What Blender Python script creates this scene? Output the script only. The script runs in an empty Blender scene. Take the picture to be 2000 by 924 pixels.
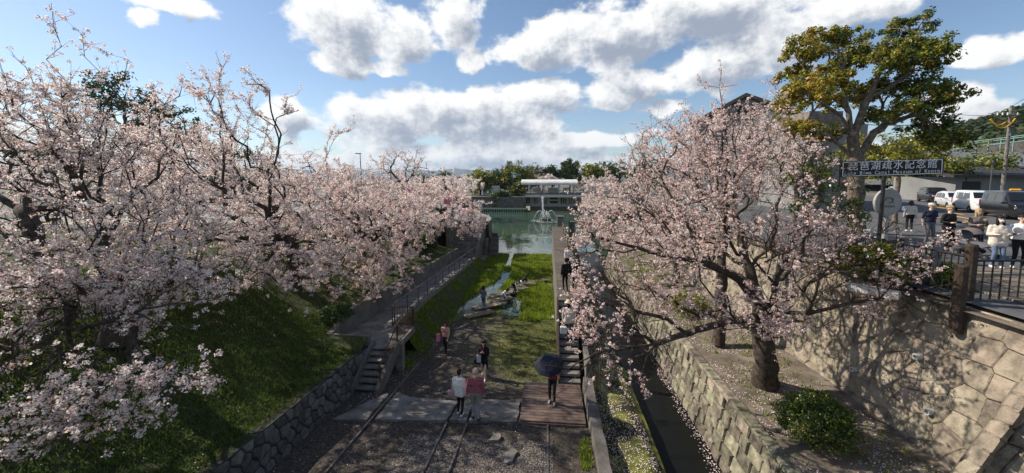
import bpy, bmesh, math, random
import numpy as np
from mathutils import Vector, Matrix, noise as mnoise
R = math.radians
random.seed(7)
SC = bpy.context.scene
COL = SC.collection

# ------------------------------------------------------------------ camera
CAM_H = 9.2                       # metres above the pond
FPX, PPX = 751.0, 1000.0          # focal length in photo pixels (photo 2000 x 924)
YAW, PIT = R(5.3), R(5.0)
PPY = 347 + FPX * math.tan(PIT)
cam_d = bpy.data.cameras.new('camera'); cam = bpy.data.objects.new('camera', cam_d); COL.objects.link(cam)
cam_d.sensor_width = 36; cam_d.lens = FPX / 2000 * 36
cam_d.shift_y = -(462 - PPY) / 2000
cam_d.clip_start = 0.1; cam_d.clip_end = 30000
cam.location = (0, 0, CAM_H); cam.rotation_euler = (R(90) - PIT, 0, YAW)
SC.camera = cam
SC.view_settings.view_transform = 'Standard'; SC.view_settings.look = 'None'
SC.view_settings.gamma = 1; SC.view_settings.exposure = 0.4; SC.view_settings.use_curve_mapping = False
SC.cycles.max_bounces = 6; SC.cycles.diffuse_bounces = 3; SC.cycles.glossy_bounces = 3
SC.cycles.transmission_bounces = 4; SC.cycles.transparent_max_bounces = 8; SC.cycles.volume_bounces = 0
SC.cycles.use_denoising = True

_cy, _sy, _cp, _sp = math.cos(YAW), math.sin(YAW), math.cos(PIT), math.sin(PIT)
FWD = Vector((-_sy * _cp, _cy * _cp, -_sp)); RGT = Vector((_cy, _sy, 0)); UPV = RGT.cross(FWD)
CAMP = Vector((0, 0, CAM_H))
def ray(px, py): return FWD + RGT * ((px - PPX) / FPX) + UPV * ((PPY - py) / FPX)
def at(px, py, z):
    d = ray(px, py); return CAMP + d * ((z - CAM_H) / d.z)
def atd(px, py, dep): return CAMP + ray(px, py) * dep

# ------------------------------------------------------------------ sun and sky
SUN_EL = R(39); SUN_DIR = Vector((-0.97, 0.22, 0)).normalized()      # horizontal direction towards the sun
sd = SUN_DIR * math.cos(SUN_EL) + Vector((0, 0, math.sin(SUN_EL)))
sun_d = bpy.data.lights.new('sun', 'SUN'); sun = bpy.data.objects.new('sun', sun_d); COL.objects.link(sun)
sun_d.energy = 5.0; sun_d.angle = R(0.53); sun_d.color = (1.0, 0.91, 0.79)
sun.rotation_euler = (-sd).to_track_quat('-Z', 'Y').to_euler(); sun.location = (-30, -10, 40)

world = bpy.data.worlds.new('World'); SC.world = world; world.use_nodes = True
def build_sky():
    nt = world.node_tree; nt.nodes.clear(); N = nt.nodes.new; Lk = nt.links.new
    sky = N('ShaderNodeTexSky'); sky.sky_type = 'NISHITA'; sky.sun_disc = False
    sky.sun_elevation = SUN_EL; sky.sun_rotation = math.atan2(SUN_DIR.x, SUN_DIR.y)
    sky.air_density = 1.0; sky.dust_density = 0.35; sky.ozone_density = 2.6; sky.altitude = 60
    tc = N('ShaderNodeTexCoord'); sep = N('ShaderNodeSeparateXYZ'); Lk(tc.outputs['Generated'], sep.inputs[0])
    def math_(op, a, b=None, g=nt, clamp=False):
        m = g.nodes.new('ShaderNodeMath'); m.operation = op; m.use_clamp = clamp
        for k, v in enumerate((a, b)):
            if v is None: continue
            if isinstance(v, (int, float)): m.inputs[k].default_value = v
            else: g.links.new(v, m.inputs[k])
        return m.outputs[0]
    az = math_('ARCTAN2', sep.outputs['X'], sep.outputs['Y'])
    el = math_('ARCSINE', sep.outputs['Z'])
    comb = N('ShaderNodeCombineXYZ'); Lk(az, comb.inputs[0]); Lk(el, comb.inputs[1])
    # cumulus fields: azimuth, elevation, half width, half height (degrees)
    B = CLOUDS
    g = bpy.data.node_groups.new('cloud_field', 'ShaderNodeTree')
    g.interface.new_socket('P', in_out='INPUT', socket_type='NodeSocketVector')
    g.interface.new_socket('F', in_out='OUTPUT', socket_type='NodeSocketFloat')
    gi = g.nodes.new('NodeGroupInput'); go = g.nodes.new('NodeGroupOutput')
    # warp
    n1 = g.nodes.new('ShaderNodeTexNoise'); n1.inputs['Scale'].default_value = 11; n1.inputs['Detail'].default_value = 5
    g.links.new(gi.outputs[0], n1.inputs['Vector'])
    s1 = g.nodes.new('ShaderNodeVectorMath'); s1.operation = 'SUBTRACT'; s1.inputs[1].default_value = (.5, .5, .5)
    g.links.new(n1.outputs['Color'], s1.inputs[0])
    m1 = g.nodes.new('ShaderNodeVectorMath'); m1.operation = 'MULTIPLY'; m1.inputs[1].default_value = (.10, .055, 0)
    g.links.new(s1.outputs[0], m1.inputs[0])
    a1 = g.nodes.new('ShaderNodeVectorMath'); a1.operation = 'ADD'
    g.links.new(m1.outputs[0], a1.inputs[0]); g.links.new(gi.outputs[0], a1.inputs[1])
    acc = None
    for (ca, ce, wa, we) in B:
        s = g.nodes.new('ShaderNodeVectorMath'); s.operation = 'SUBTRACT'; s.inputs[1].default_value = (R(ca), R(ce), 0)
        g.links.new(a1.outputs[0], s.inputs[0])
        m = g.nodes.new('ShaderNodeVectorMath'); m.operation = 'MULTIPLY'; m.inputs[1].default_value = (1 / R(wa), 1 / R(we), 0)
        g.links.new(s.outputs[0], m.inputs[0])
        l = g.nodes.new('ShaderNodeVectorMath'); l.operation = 'LENGTH'; g.links.new(m.outputs[0], l.inputs[0])
        if acc is None: acc = l.outputs['Value']
        else:
            mm = g.nodes.new('ShaderNodeMath'); mm.operation = 'SMOOTH_MIN'; mm.inputs[2].default_value = 0.3
            g.links.new(acc, mm.inputs[0]); g.links.new(l.outputs['Value'], mm.inputs[1]); acc = mm.outputs[0]
    n2 = g.nodes.new('ShaderNodeTexNoise'); n2.inputs['Scale'].default_value = 8.5; n2.inputs['Detail'].default_value = 11
    n2.inputs['Roughness'].default_value = 0.6
    st = g.nodes.new('ShaderNodeVectorMath'); st.operation = 'MULTIPLY'; st.inputs[1].default_value = (1, 1.5, 1)
    g.links.new(gi.outputs[0], st.inputs[0]); g.links.new(st.outputs[0], n2.inputs['Vector'])
    f = math_('SUBTRACT', 1.0, acc, g)
    f = math_('ADD', f, math_('MULTIPLY', math_('SUBTRACT', n2.outputs['Fac'], 0.5, g), 2.1, g), g)
    g.links.new(f, go.inputs[0])
    def field(vec):
        q = N('ShaderNodeGroup'); q.node_tree = g; Lk(vec, q.inputs[0]); return q.outputs[0]
    F0 = field(comb.outputs[0])
    off = N('ShaderNodeVectorMath'); off.operation = 'ADD'; off.inputs[1].default_value = (-0.028, 0.035, 0)
    Lk(comb.outputs[0], off.inputs[0]); F1 = field(off.outputs[0])
    def ramp(v, a, b, c=0., d=1.):
        m = N('ShaderNodeMapRange'); m.interpolation_type = 'SMOOTHSTEP'
        Lk(v, m.inputs[0]); m.inputs[1].default_value = a; m.inputs[2].default_value = b
        m.inputs[3].default_value = c; m.inputs[4].default_value = d; return m.outputs[0]
    dens = ramp(F0, -0.08, 0.28)
    nd = N('ShaderNodeTexNoise'); nd.inputs['Scale'].default_value = 26; nd.inputs['Detail'].default_value = 8; nd.inputs['Roughness'].default_value = .62
    Lk(comb.outputs[0], nd.inputs['Vector'])
    F1 = math_('ADD', F1, math_('MULTIPLY', math_('SUBTRACT', nd.outputs['Fac'], .5), 1.5))
    shade = ramp(F1, -0.1, 1.0)
    mixc = N('ShaderNodeMix'); mixc.data_type = 'RGBA'; Lk(shade, mixc.inputs['Factor'])
    mixc.inputs['A'].default_value = (8.2, 8.2, 8.1, 1); mixc.inputs['B'].default_value = (2.7, 3.1, 3.85, 1)
    # thin high veil, brighter and whiter towards the horizon
    mx = N('ShaderNodeMix'); mx.data_type = 'RGBA'
    Lk(dens, mx.inputs['Factor']); Lk(sky.outputs[0], mx.inputs['A']); Lk(mixc.outputs['Result'], mx.inputs['B'])
    bg = N('ShaderNodeBackground'); bg.inputs['Strength'].default_value = 0.10
    out = N('ShaderNodeOutputWorld'); Lk(mx.outputs['Result'], bg.inputs['Color']); Lk(bg.outputs[0], out.inputs[0])
    world.cycles.sampling_method = 'MANUAL'; world.cycles.sample_map_resolution = 512
# the clouds the photograph shows (photo pixel, half size in pixels) as directions, then a like scatter all around
CLOUDS = []
for (px, py, rx, ry) in [(680,50,100,62),(790,75,60,55),(675,120,52,26),(760,132,30,14),(890,35,50,62),(918,114,26,20),
        (1060,92,95,38),(1200,70,170,62),(1360,28,190,60),(1240,172,105,34),(1390,130,130,44),(1520,85,90,58),(1660,25,150,40),
        (745,235,100,52),(880,208,130,38),(960,240,130,50),(1060,190,80,36),(1215,195,52,15),(1300,212,46,14),(1130,275,120,17),
        (930,296,190,22),(1080,318,260,14),(720,318,200,16),(1500,300,300,16),(300,300,300,18),(560,235,42,46),(330,5,80,10),(280,38,26,9),(1925,98,75,26),(1900,205,110,44)]:
    d = ray(px, py).normalized(); d2 = ray(px + rx, py).normalized(); d3 = ray(px, py - ry).normalized()
    a = math.degrees(math.atan2(d.x, d.y)); e = math.degrees(math.asin(d.z))
    CLOUDS.append((a, e, 1.18 * max(1.0, abs(math.degrees(math.atan2(d2.x, d2.y)) - a)), 1.18 * max(1.0, abs(math.degrees(math.asin(d3.z)) - e))))
_r = random.Random(3)
for k in range(12):
    CLOUDS.append((_r.choice((-1, 1)) * _r.uniform(62, 165), _r.uniform(8, 55), _r.uniform(8, 18), _r.uniform(4, 9)))
build_sky()

# ------------------------------------------------------------------ materials
MATS = {}
def M(name, col, rough=.8, var=.18, scale=3., bump=0., bscale=40., rnd=0., metal=0., col2=None, spec=.3, lo=.35, hi=.65, detail=6, emit=None, hue=0.):
    m = bpy.data.materials.new(name); m.use_nodes = True; nt = m.node_tree; b = nt.nodes['Principled BSDF']
    N = nt.nodes.new; Lk = nt.links.new
    b.inputs['Roughness'].default_value = rough; b.inputs['Metallic'].default_value = metal
    b.inputs['Specular IOR Level'].default_value = spec
    geo = N('ShaderNodeNewGeometry'); nz = N('ShaderNodeTexNoise'); nz.inputs['Scale'].default_value = scale
    nz.inputs['Detail'].default_value = detail; nz.inputs['Roughness'].default_value = .62
    Lk(geo.outputs['Position'], nz.inputs['Vector'])
    rp = N('ShaderNodeValToRGB'); e = rp.color_ramp.elements; e[0].position = lo; e[1].position = hi
    c1 = [max(0, c * (1 - var)) for c in col]; c2 = list(col2) if col2 else [min(1, c * (1 + var)) for c in col]
    e[0].color = (*c1, 1); e[1].color = (*c2, 1); Lk(nz.outputs['Fac'], rp.inputs[0])
    out = rp.outputs[0]
    if rnd or hue:
        oi = N('ShaderNodeObjectInfo'); hs = N('ShaderNodeHueSaturation'); mr = N('ShaderNodeMapRange')
        mr.inputs[3].default_value = 1 - rnd; mr.inputs[4].default_value = 1 + rnd
        Lk(oi.outputs['Random'], mr.inputs[0]); Lk(mr.outputs[0], hs.inputs['Value']); Lk(out, hs.inputs['Color'])
        if hue:
            mu = N('ShaderNodeMath'); mu.operation = 'MULTIPLY'; mu.inputs[1].default_value = 7.13; Lk(oi.outputs['Random'], mu.inputs[0])
            fr = N('ShaderNodeMath'); fr.operation = 'FRACT'; Lk(mu.outputs[0], fr.inputs[0])
            m2 = N('ShaderNodeMapRange'); m2.inputs[3].default_value = .5 - hue; m2.inputs[4].default_value = .5 + hue
            Lk(fr.outputs[0], m2.inputs[0]); Lk(m2.outputs[0], hs.inputs['Hue'])
        out = hs.outputs[0]
    Lk(out, b.inputs['Base Color'])
    if bump:
        n2 = N('ShaderNodeTexNoise'); n2.inputs['Scale'].default_value = bscale; n2.inputs['Detail'].default_value = 5
        Lk(geo.outputs['Position'], n2.inputs['Vector'])
        bp = N('ShaderNodeBump'); bp.inputs['Strength'].default_value = bump; bp.inputs['Distance'].default_value = .05 if name == 'stone_tan' else .02
        Lk(n2.outputs['Fac'], bp.inputs['Height']); Lk(bp.outputs[0], b.inputs['Normal'])
    if emit: b.inputs['Emission Color'].default_value = (*emit, 1); b.inputs['Emission Strength'].default_value = 1
    MATS[name] = m; return m
def leafmat(name, col, trans=.4, gloss=0.0, var=.2):
    m = bpy.data.materials.new(name); m.use_nodes = True; nt = m.node_tree; nt.nodes.clear(); N = nt.nodes.new; Lk = nt.links.new
    geo = N('ShaderNodeNewGeometry'); nz = N('ShaderNodeTexNoise'); nz.inputs['Scale'].default_value = 1.3; nz.inputs['Detail'].default_value = 8
    nz.inputs['Roughness'].default_value = .8
    Lk(geo.outputs['Position'], nz.inputs['Vector'])
    hs = N('ShaderNodeHueSaturation'); hs.inputs['Color'].default_value = (*col, 1)
    mr = N('ShaderNodeMapRange'); mr.inputs[1].default_value = .3; mr.inputs[2].default_value = .7
    mr.inputs[3].default_value = 1 - var; mr.inputs[4].default_value = 1 + var; Lk(nz.outputs['Fac'], mr.inputs[0]); Lk(mr.outputs[0], hs.inputs['Value'])
    d = N('ShaderNodeBsdfDiffuse'); t = N('ShaderNodeBsdfTranslucent'); mx = N('ShaderNodeMixShader'); mx.inputs[0].default_value = trans
    Lk(hs.outputs[0], d.inputs[0]); Lk(hs.outputs[0], t.inputs[0]); Lk(d.outputs[0], mx.inputs[1]); Lk(t.outputs[0], mx.inputs[2])
    o = N('ShaderNodeOutputMaterial'); last = mx.outputs[0]
    if gloss:
        g = N('ShaderNodeBsdfGlossy'); g.inputs['Roughness'].default_value = .35; m2 = N('ShaderNodeMixShader'); m2.inputs[0].default_value = gloss
        Lk(last, m2.inputs[1]); Lk(g.outputs[0], m2.inputs[2]); last = m2.outputs[0]
    Lk(last, o.inputs[0]); MATS[name] = m; return m
def watermat(name, col, wave, scale, stretch=(1, 1, 1), rough=.04):
    m = bpy.data.materials.new(name); m.use_nodes = True; nt = m.node_tree; b = nt.nodes['Principled BSDF']; N = nt.nodes.new; Lk = nt.links.new
    b.inputs['Base Color'].default_value = (*col, 1); b.inputs['Roughness'].default_value = rough; b.inputs['IOR'].default_value = 1.33
    b.inputs['Specular IOR Level'].default_value = .5
    geo = N('ShaderNodeNewGeometry'); mp = N('ShaderNodeVectorMath'); mp.operation = 'MULTIPLY'; mp.inputs[1].default_value = stretch
    Lk(geo.outputs['Position'], mp.inputs[0])
    n1 = N('ShaderNodeTexNoise'); n1.inputs['Scale'].default_value = scale; n1.inputs['Detail'].default_value = 4; Lk(mp.outputs[0], n1.inputs['Vector'])
    bp = N('ShaderNodeBump'); bp.inputs['Strength'].default_value = wave; bp.inputs['Distance'].default_value = .08
    Lk(n1.outputs['Fac'], bp.inputs['Height']); Lk(bp.outputs[0], b.inputs['Normal'])
    MATS[name] = m; return m
def glassmat(name, col, rough=.05):
    m = M(name, col, rough=rough, var=.05, spec=.8); return m

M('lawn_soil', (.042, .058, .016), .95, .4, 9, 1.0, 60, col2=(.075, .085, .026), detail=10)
M('dirt', (.085, .07, .055), .95, .3, 2.2, .7, 30, col2=(.15, .125, .10))
M('concrete', (.165, .152, .135), .88, .4, 2.2, .4, 25, rnd=.06, detail=9)
M('concrete_dark', (.13, .12, .105), .9, .35, 1.3, .4, 18, rnd=.06)
M('stone_dark', (.10, .096, .088), .9, .35, 5, .6, 22, rnd=.35, hue=.02)
M('mortar_dark', (.035, .033, .03), .95, .3, 6, .5, 30)
M('stone_tan', (.225, .192, .148), .9, .55, 2.4, 1.0, 9, rnd=.17, hue=.014, col2=(.325, .275, .205), lo=.33, hi=.6)
M('mortar_tan', (.125, .105, .08), .95, .3, 5, .6, 20)
M('stone_block', (.17, .152, .11), .9, .6, 3.5, .9, 14, rnd=.4, hue=.025)
M('stone_white', (.55, .55, .54), .8, .15, 4, .3, 20)
M('moss', (.055, .055, .022), .95, .5, 1.2, .8, 30, col2=(.16, .17, .025), lo=.45, hi=.62)
M('terrace_soil', (.13, .105, .075), .95, .35, 1.5, .6, 25, col2=(.20, .165, .13))
M('asphalt', (.10, .10, .10), .9, .2, 1.2, .3, 60)
M('paving', (.24, .23, .215), .85, .2, 1.4, .2, 30, rnd=.08)
M('wood_deck', (.125, .088, .07), .75, .3, 3.5, .35, 40, rnd=.22, hue=.008)
M('wood_grey', (.19, .155, .115), .85, .3, 4, .4, 40, rnd=.2)
M('wood_dark', (.105, .088, .068), .85, .3, 4, .4, 40, rnd=.2)
M('wood_post', (.05, .035, .025), .8, .35, 8, .6, 40)
M('rail_steel', (.17, .15, .135), .55, .3, 7, .2, 60, metal=.6)
M('brown_steel', (.075, .04, .028), .6, .25, 6, .2, 60)
M('grey_steel', (.10, .105, .11), .5, .2, 6, .1, 60, metal=.3)
M('black_steel', (.02, .02, .022), .45, .2, 6)
M('bark', (.045, .034, .027), .95, .45, 7, .9, 18, col2=(.10, .078, .06))
M('bark_grey', (.13, .10, .075), .95, .4, 6, .9, 16, col2=(.22, .175, .13))
leafmat('petal_white', (.95, .89, .835), .5, var=.1)
leafmat('petal_pink', (.93, .72, .68), .5, var=.12)
leafmat('petal_deep', (.74, .48, .43), .4)
leafmat('bronze', (.30, .155, .075), .4)
leafmat('leaf_green', (.11, .16, .028), .35, .03, .3)
leafmat('leaf_yellow', (.38, .32, .035), .4, .02, .3)
leafmat('leaf_orange', (.40, .23, .04), .4, .02, .3)
leafmat('leaf_dark', (.032, .062, .018), .25, .03, .35)
leafmat('leaf_olive', (.085, .085, .03), .25, .04, .3)
leafmat('leaf_pale', (.17, .17, .085), .3, 0, .3)
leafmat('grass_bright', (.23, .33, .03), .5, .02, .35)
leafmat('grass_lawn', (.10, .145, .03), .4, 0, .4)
leafmat('grass_dry', (.20, .175, .085), .3, 0, .3)
leafmat('hill_leaf', (.05, .07, .03), .2, 0, .4)
M('petal_fallen', (.72, .58, .58), .9, .15, 6)
watermat('pond', (.05, .085, .062), .22, .9, (1, .55, 1))
watermat('puddle', (.025, .03, .025), .05, 2.5)
watermat('channel', (.008, .009, .008), .25, 1.6, rough=.3)
MATS['channel'].node_tree.nodes['Principled BSDF'].inputs['Specular IOR Level'].default_value = .2
M('white_wall', (.66, .65, .61), .85, .1, 1.2, .1, 20)
M('grey_wall', (.21, .21, .205), .85, .12, .6, .1, 8)
M('dark_opening', (.012, .012, .013), .5, .1)
M('roof_white', (.66, .65, .60), .6, .12, .6)
M('roof_dark', (.045, .042, .04), .7, .25, 1)
M('roof_grey', (.20, .21, .22), .55, .15, .5)
M('teal_rail', (.22, .34, .31), .6, .1, 3)
M('mountain', (.035, .055, .035), .95, .35, .006, detail=8)
M('city_ground', (.13, .12, .10), .95, .3, .05)
M('hill_soil', (.06, .065, .03), .95, .3, .1)
M('sign_black', (.012, .012, .013), .45, .05)
M('sign_white', (.75, .75, .74), .5, .02)
M('disc_stone', (.33, .32, .30), .7, .1, 8)
M('pvc', (.55, .55, .53), .5, .1, 6)
M('pink_cloth', (.72, .22, .33), .85, .1, 3); M('lilac_cloth', (.62, .45, .62), .85, .1, 3)
M('navy_cloth', (.010, .012, .028), .75, .2, 6)
M('foam', (.80, .82, .82), .5, .08, 5)
M('yellow_sleeve', (.75, .38, .02), .6, .1)
M('rubber', (.015, .015, .015), .8, .1); M('chrome', (.45, .45, .46), .25, .05, metal=.9)
M('lamp_glass', (.55, .56, .57), .12, .05, spec=.7); M('plate_white', (.7, .7, .68), .5, .03); M('plate_yellow', (.7, .45, .03), .5, .03)
glassmat('car_glass', (.012, .014, .016)); M('tail_red', (.35, .015, .01), .2, .05)

# ------------------------------------------------------------------ mesh helpers
def tag(o, label=None, cat=None, group=None, kind=None):
    if label: o['label'] = label
    if cat: o['category'] = cat
    if group: o['group'] = group
    if kind: o['kind'] = kind
    return o
def empty(name, loc=(0, 0, 0), rz=0, label=None, cat=None, group=None):
    o = bpy.data.objects.new(name, None); o.location = loc; o.rotation_euler = (0, 0, rz); COL.objects.link(o)
    o.empty_display_size = .2
    return tag(o, label, cat, group)
def link(name, me, parent=None):
    o = bpy.data.objects.new(name, me); COL.objects.link(o)
    if parent is not None: o.parent = parent
    return o
def mesh_np(name, V, F4=None, mats=(), midx=None, smooth=False, F3=None):
    """fast mesh from numpy: F4 (n,4) quads or F3 (n,3) triangles"""
    me = bpy.data.meshes.new(name); F = F4 if F4 is not None else F3; k = F.shape[1]
    me.vertices.add(len(V)); me.vertices.foreach_set('co', np.asarray(V, np.float32).ravel())
    me.loops.add(F.size); me.loops.foreach_set('vertex_index', F.astype(np.int32).ravel())
    me.polygons.add(len(F)); me.polygons.foreach_set('loop_start', np.arange(0, F.size, k, dtype=np.int32))
    me.polygons.foreach_set('loop_total', np.full(len(F), k, np.int32))
    for m in mats: me.materials.append(MATS[m])
    if midx is not None: me.polygons.foreach_set('material_index', np.asarray(midx, np.int32))
    if smooth: me.polygons.foreach_set('use_smooth', np.ones(len(F), bool))
    me.update(calc_edges=True); me.validate(); return me
class MB:
    def __init__(s): s.v = []; s.f = []; s.m = []
    def add(s, vs, fs, m=0):
        o = len(s.v); s.v += [tuple(v) for v in vs]; s.f += [tuple(i + o for i in f) for f in fs]; s.m += [m] * len(fs); return s
    def box(s, c, d, m=0, rz=0., rx=0., ry=0., bev=0.):
        x, y, z = [q / 2 for q in d]; Mx = Matrix.Translation(c) @ Matrix.Rotation(rz, 4, 'Z') @ Matrix.Rotation(ry, 4, 'Y') @ Matrix.Rotation(rx, 4, 'X')
        if bev > 0:
            b = min(bev, x * .9, y * .9, z * .9); vs = []
            for sz in (-1, 1):
                for (sx, sy) in ((-1, -1), (1, -1), (1, 1), (-1, 1)): vs.append((sx * x, sy * y, sz * (z - b)))
            for sz in (-1, 1):
                for (sx, sy) in ((-1, -1), (1, -1), (1, 1), (-1, 1)): vs.append((sx * (x - b), sy * (y - b), sz * z))
            fs = [(0, 1, 5, 4), (1, 2, 6, 5), (2, 3, 7, 6), (3, 0, 4, 7), (12, 13, 14, 15), (11, 10, 9, 8)]
            for k in range(4):
                k2 = (k + 1) % 4; fs.append((4 + k, 4 + k2, 12 + k2, 12 + k)); fs.append((k2, k, 8 + k, 8 + k2))
        else:
            vs = [(sx * x, sy * y, sz * z) for sz in (-1, 1) for (sx, sy) in ((-1, -1), (1, -1), (1, 1), (-1, 1))]
            fs = [(3, 2, 1, 0), (4, 5, 6, 7), (0, 1, 5, 4), (1, 2, 6, 5), (2, 3, 7, 6), (3, 0, 4, 7)]
        return s.add([Mx @ Vector(v) for v in vs], fs, m)
    def tube(s, pts, rs, n=6, m=0, cap=True):
        pts = [Vector(p) for p in pts]
        if isinstance(rs, (int, float)): rs = [rs] * len(pts)
        vs = []; fs = []; prev = None
        for i, p in enumerate(pts):
            t = (pts[min(i + 1, len(pts) - 1)] - pts[max(i - 1, 0)])
            t = t.normalized() if t.length > 1e-9 else Vector((0, 0, 1))
            if prev is None:
                a = Vector((0, 0, 1)) if abs(t.z) < .9 else Vector((1, 0, 0)); u = t.cross(a).normalized()
            else:
                u = prev - t * prev.dot(t); u = u.normalized() if u.length > 1e-6 else t.orthogonal().normalized()
            prev = u; w = t.cross(u)
            for k in range(n):
                a = 2 * math.pi * k / n; vs.append(p + (u * math.cos(a) + w * math.sin(a)) * rs[i])
        for i in range(len(pts) - 1):
            for k in range(n): fs.append((i * n + k, i * n + (k + 1) % n, (i + 1) * n + (k + 1) % n, (i + 1) * n + k))
        if cap: fs.append(tuple(range(n))[::-1]); fs.append(tuple(range((len(pts) - 1) * n, len(pts) * n)))
        return s.add(vs, fs, m)
    def lathe(s, prof, n=16, c=(0, 0, 0), m=0, axis='Z'):
        vs = []; fs = []
        for (r, z) in prof:
            for k in range(n):
                a = 2 * math.pi * k / n; v = (r * math.cos(a), r * math.sin(a), z)
                if axis == 'Y': v = (v[0], v[2], v[1])
                elif axis == 'X': v = (v[2], v[0], v[1])
                vs.append((v[0] + c[0], v[1] + c[1], v[2] + c[2]))
        for i in range(len(prof) - 1):
            for k in range(n): fs.append((i * n + k, i * n + (k + 1) % n, (i + 1) * n + (k + 1) % n, (i + 1) * n + k))
        fs.append(tuple(range(n))[::-1]); fs.append(tuple(range((len(prof) - 1) * n, len(prof) * n)))
        return s.add(vs, fs, m)
    def prism(s, poly, a, b, axis='Y', m=0):
        """poly of 2-D points extruded from a to b along axis"""
        def mk(p, t): return {'Y': (p[0], t, p[1]), 'X': (t, p[0], p[1]), 'Z': (p[0], p[1], t)}[axis]
        n = len(poly); vs = [mk(p, a) for p in poly] + [mk(p, b) for p in poly]
        fs = [tuple(range(n)), tuple(range(n, 2 * n))[::-1]] + [(k, n + k, n + (k + 1) % n, (k + 1) % n) for k in range(n)]
        return s.add(vs, fs, m)
    def mesh(s, name, mats, smooth=False):
        me = bpy.data.meshes.new(name); me.from_pydata([tuple(v) for v in s.v], [], s.f)
        for q in ([mats] if isinstance(mats, str) else mats): me.materials.append(MATS[q])
        me.polygons.foreach_set('material_index', s.m)
        if smooth: me.polygons.foreach_set('use_smooth', [True] * len(me.polygons))
        bm = bmesh.new(); bm.from_mesh(me); bmesh.ops.recalc_face_normals(bm, faces=bm.faces); bm.to_mesh(me); bm.free()
        me.update(); return me
    def build(s, name, mats, parent=None, smooth=False, **kw):
        o = link(name, s.mesh(name, mats, smooth), parent); return tag(o, **kw) if kw else o
def dup(o, parent=None):
    c = o.copy(); COL.objects.link(c); c.parent = parent
    for ch in list(o.children): dup(ch, c)
    return c
def fbm(x, y, z=0., o=4): return mnoise.fractal(Vector((x, y, z)), 1.0, 2.0, o)
def smooth01(t): t = max(0., min(1., t)); return t * t * (3 - 2 * t)
def grid(name, xs, ys, zf, mats, label=None, kind='structure', mf=None):
    V = np.array([(x, y, zf(x, y)) for y in ys for x in xs]); nx = len(xs); ny = len(ys)
    i, j = np.meshgrid(np.arange(nx - 1), np.arange(ny - 1)); a = (j * nx + i).ravel()
    F = np.stack([a, a + 1, a + nx + 1, a + nx], 1)
    me = mesh_np(name, V, F, mats, smooth=True)
    o = link(name, me); o['kind'] = kind
    if label: o['label'] = label
    return o
# ------------------------------------------------------------------ terrain functions
def bed_z(y): return 0.05 + max(0., 24.5 - y) / 11.0
def path_z(y): return 2.12 - (y - 16.5) * (1.15 / 22)
def ztop(y):                       # top of the wall that holds the left lawn
    if y < 15: return 2.6 - (y - 7.5) * .065
    if y < 17.2: return 2.55 + (y - 15) * .22
    return path_z(y) + .95
def plateau(y): return 5.8 - 1.6 * smooth01((y - 16) / 26)
def lawn_z(x, y):
    x0 = -7.5 if y < 15 else -9.15
    z = ztop(y); p = plateau(y)
    t = (x0 - x) / 7.5
    h = z + (p - z) * smooth01(t * .5 + .0) * 2 if t < 1 else p
    h = z + (p - z) * smooth01(t)
    h += .12 * fbm(x * .35, y * .35) * min(1, max(0, t * 4))
    if x < -40: h += (3.8 - h) * smooth01((-40 - x) / 25)
    return h
def street_z(x, y): return 6.3 - 2.2 * smooth01((y - 62) / 45)
SLOPE_X0 = 5.65
def terr_z(x, y): return 2.5 + .05 * fbm(x, y) + .25 * smooth01((x - 6.5) / 2.5)

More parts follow.
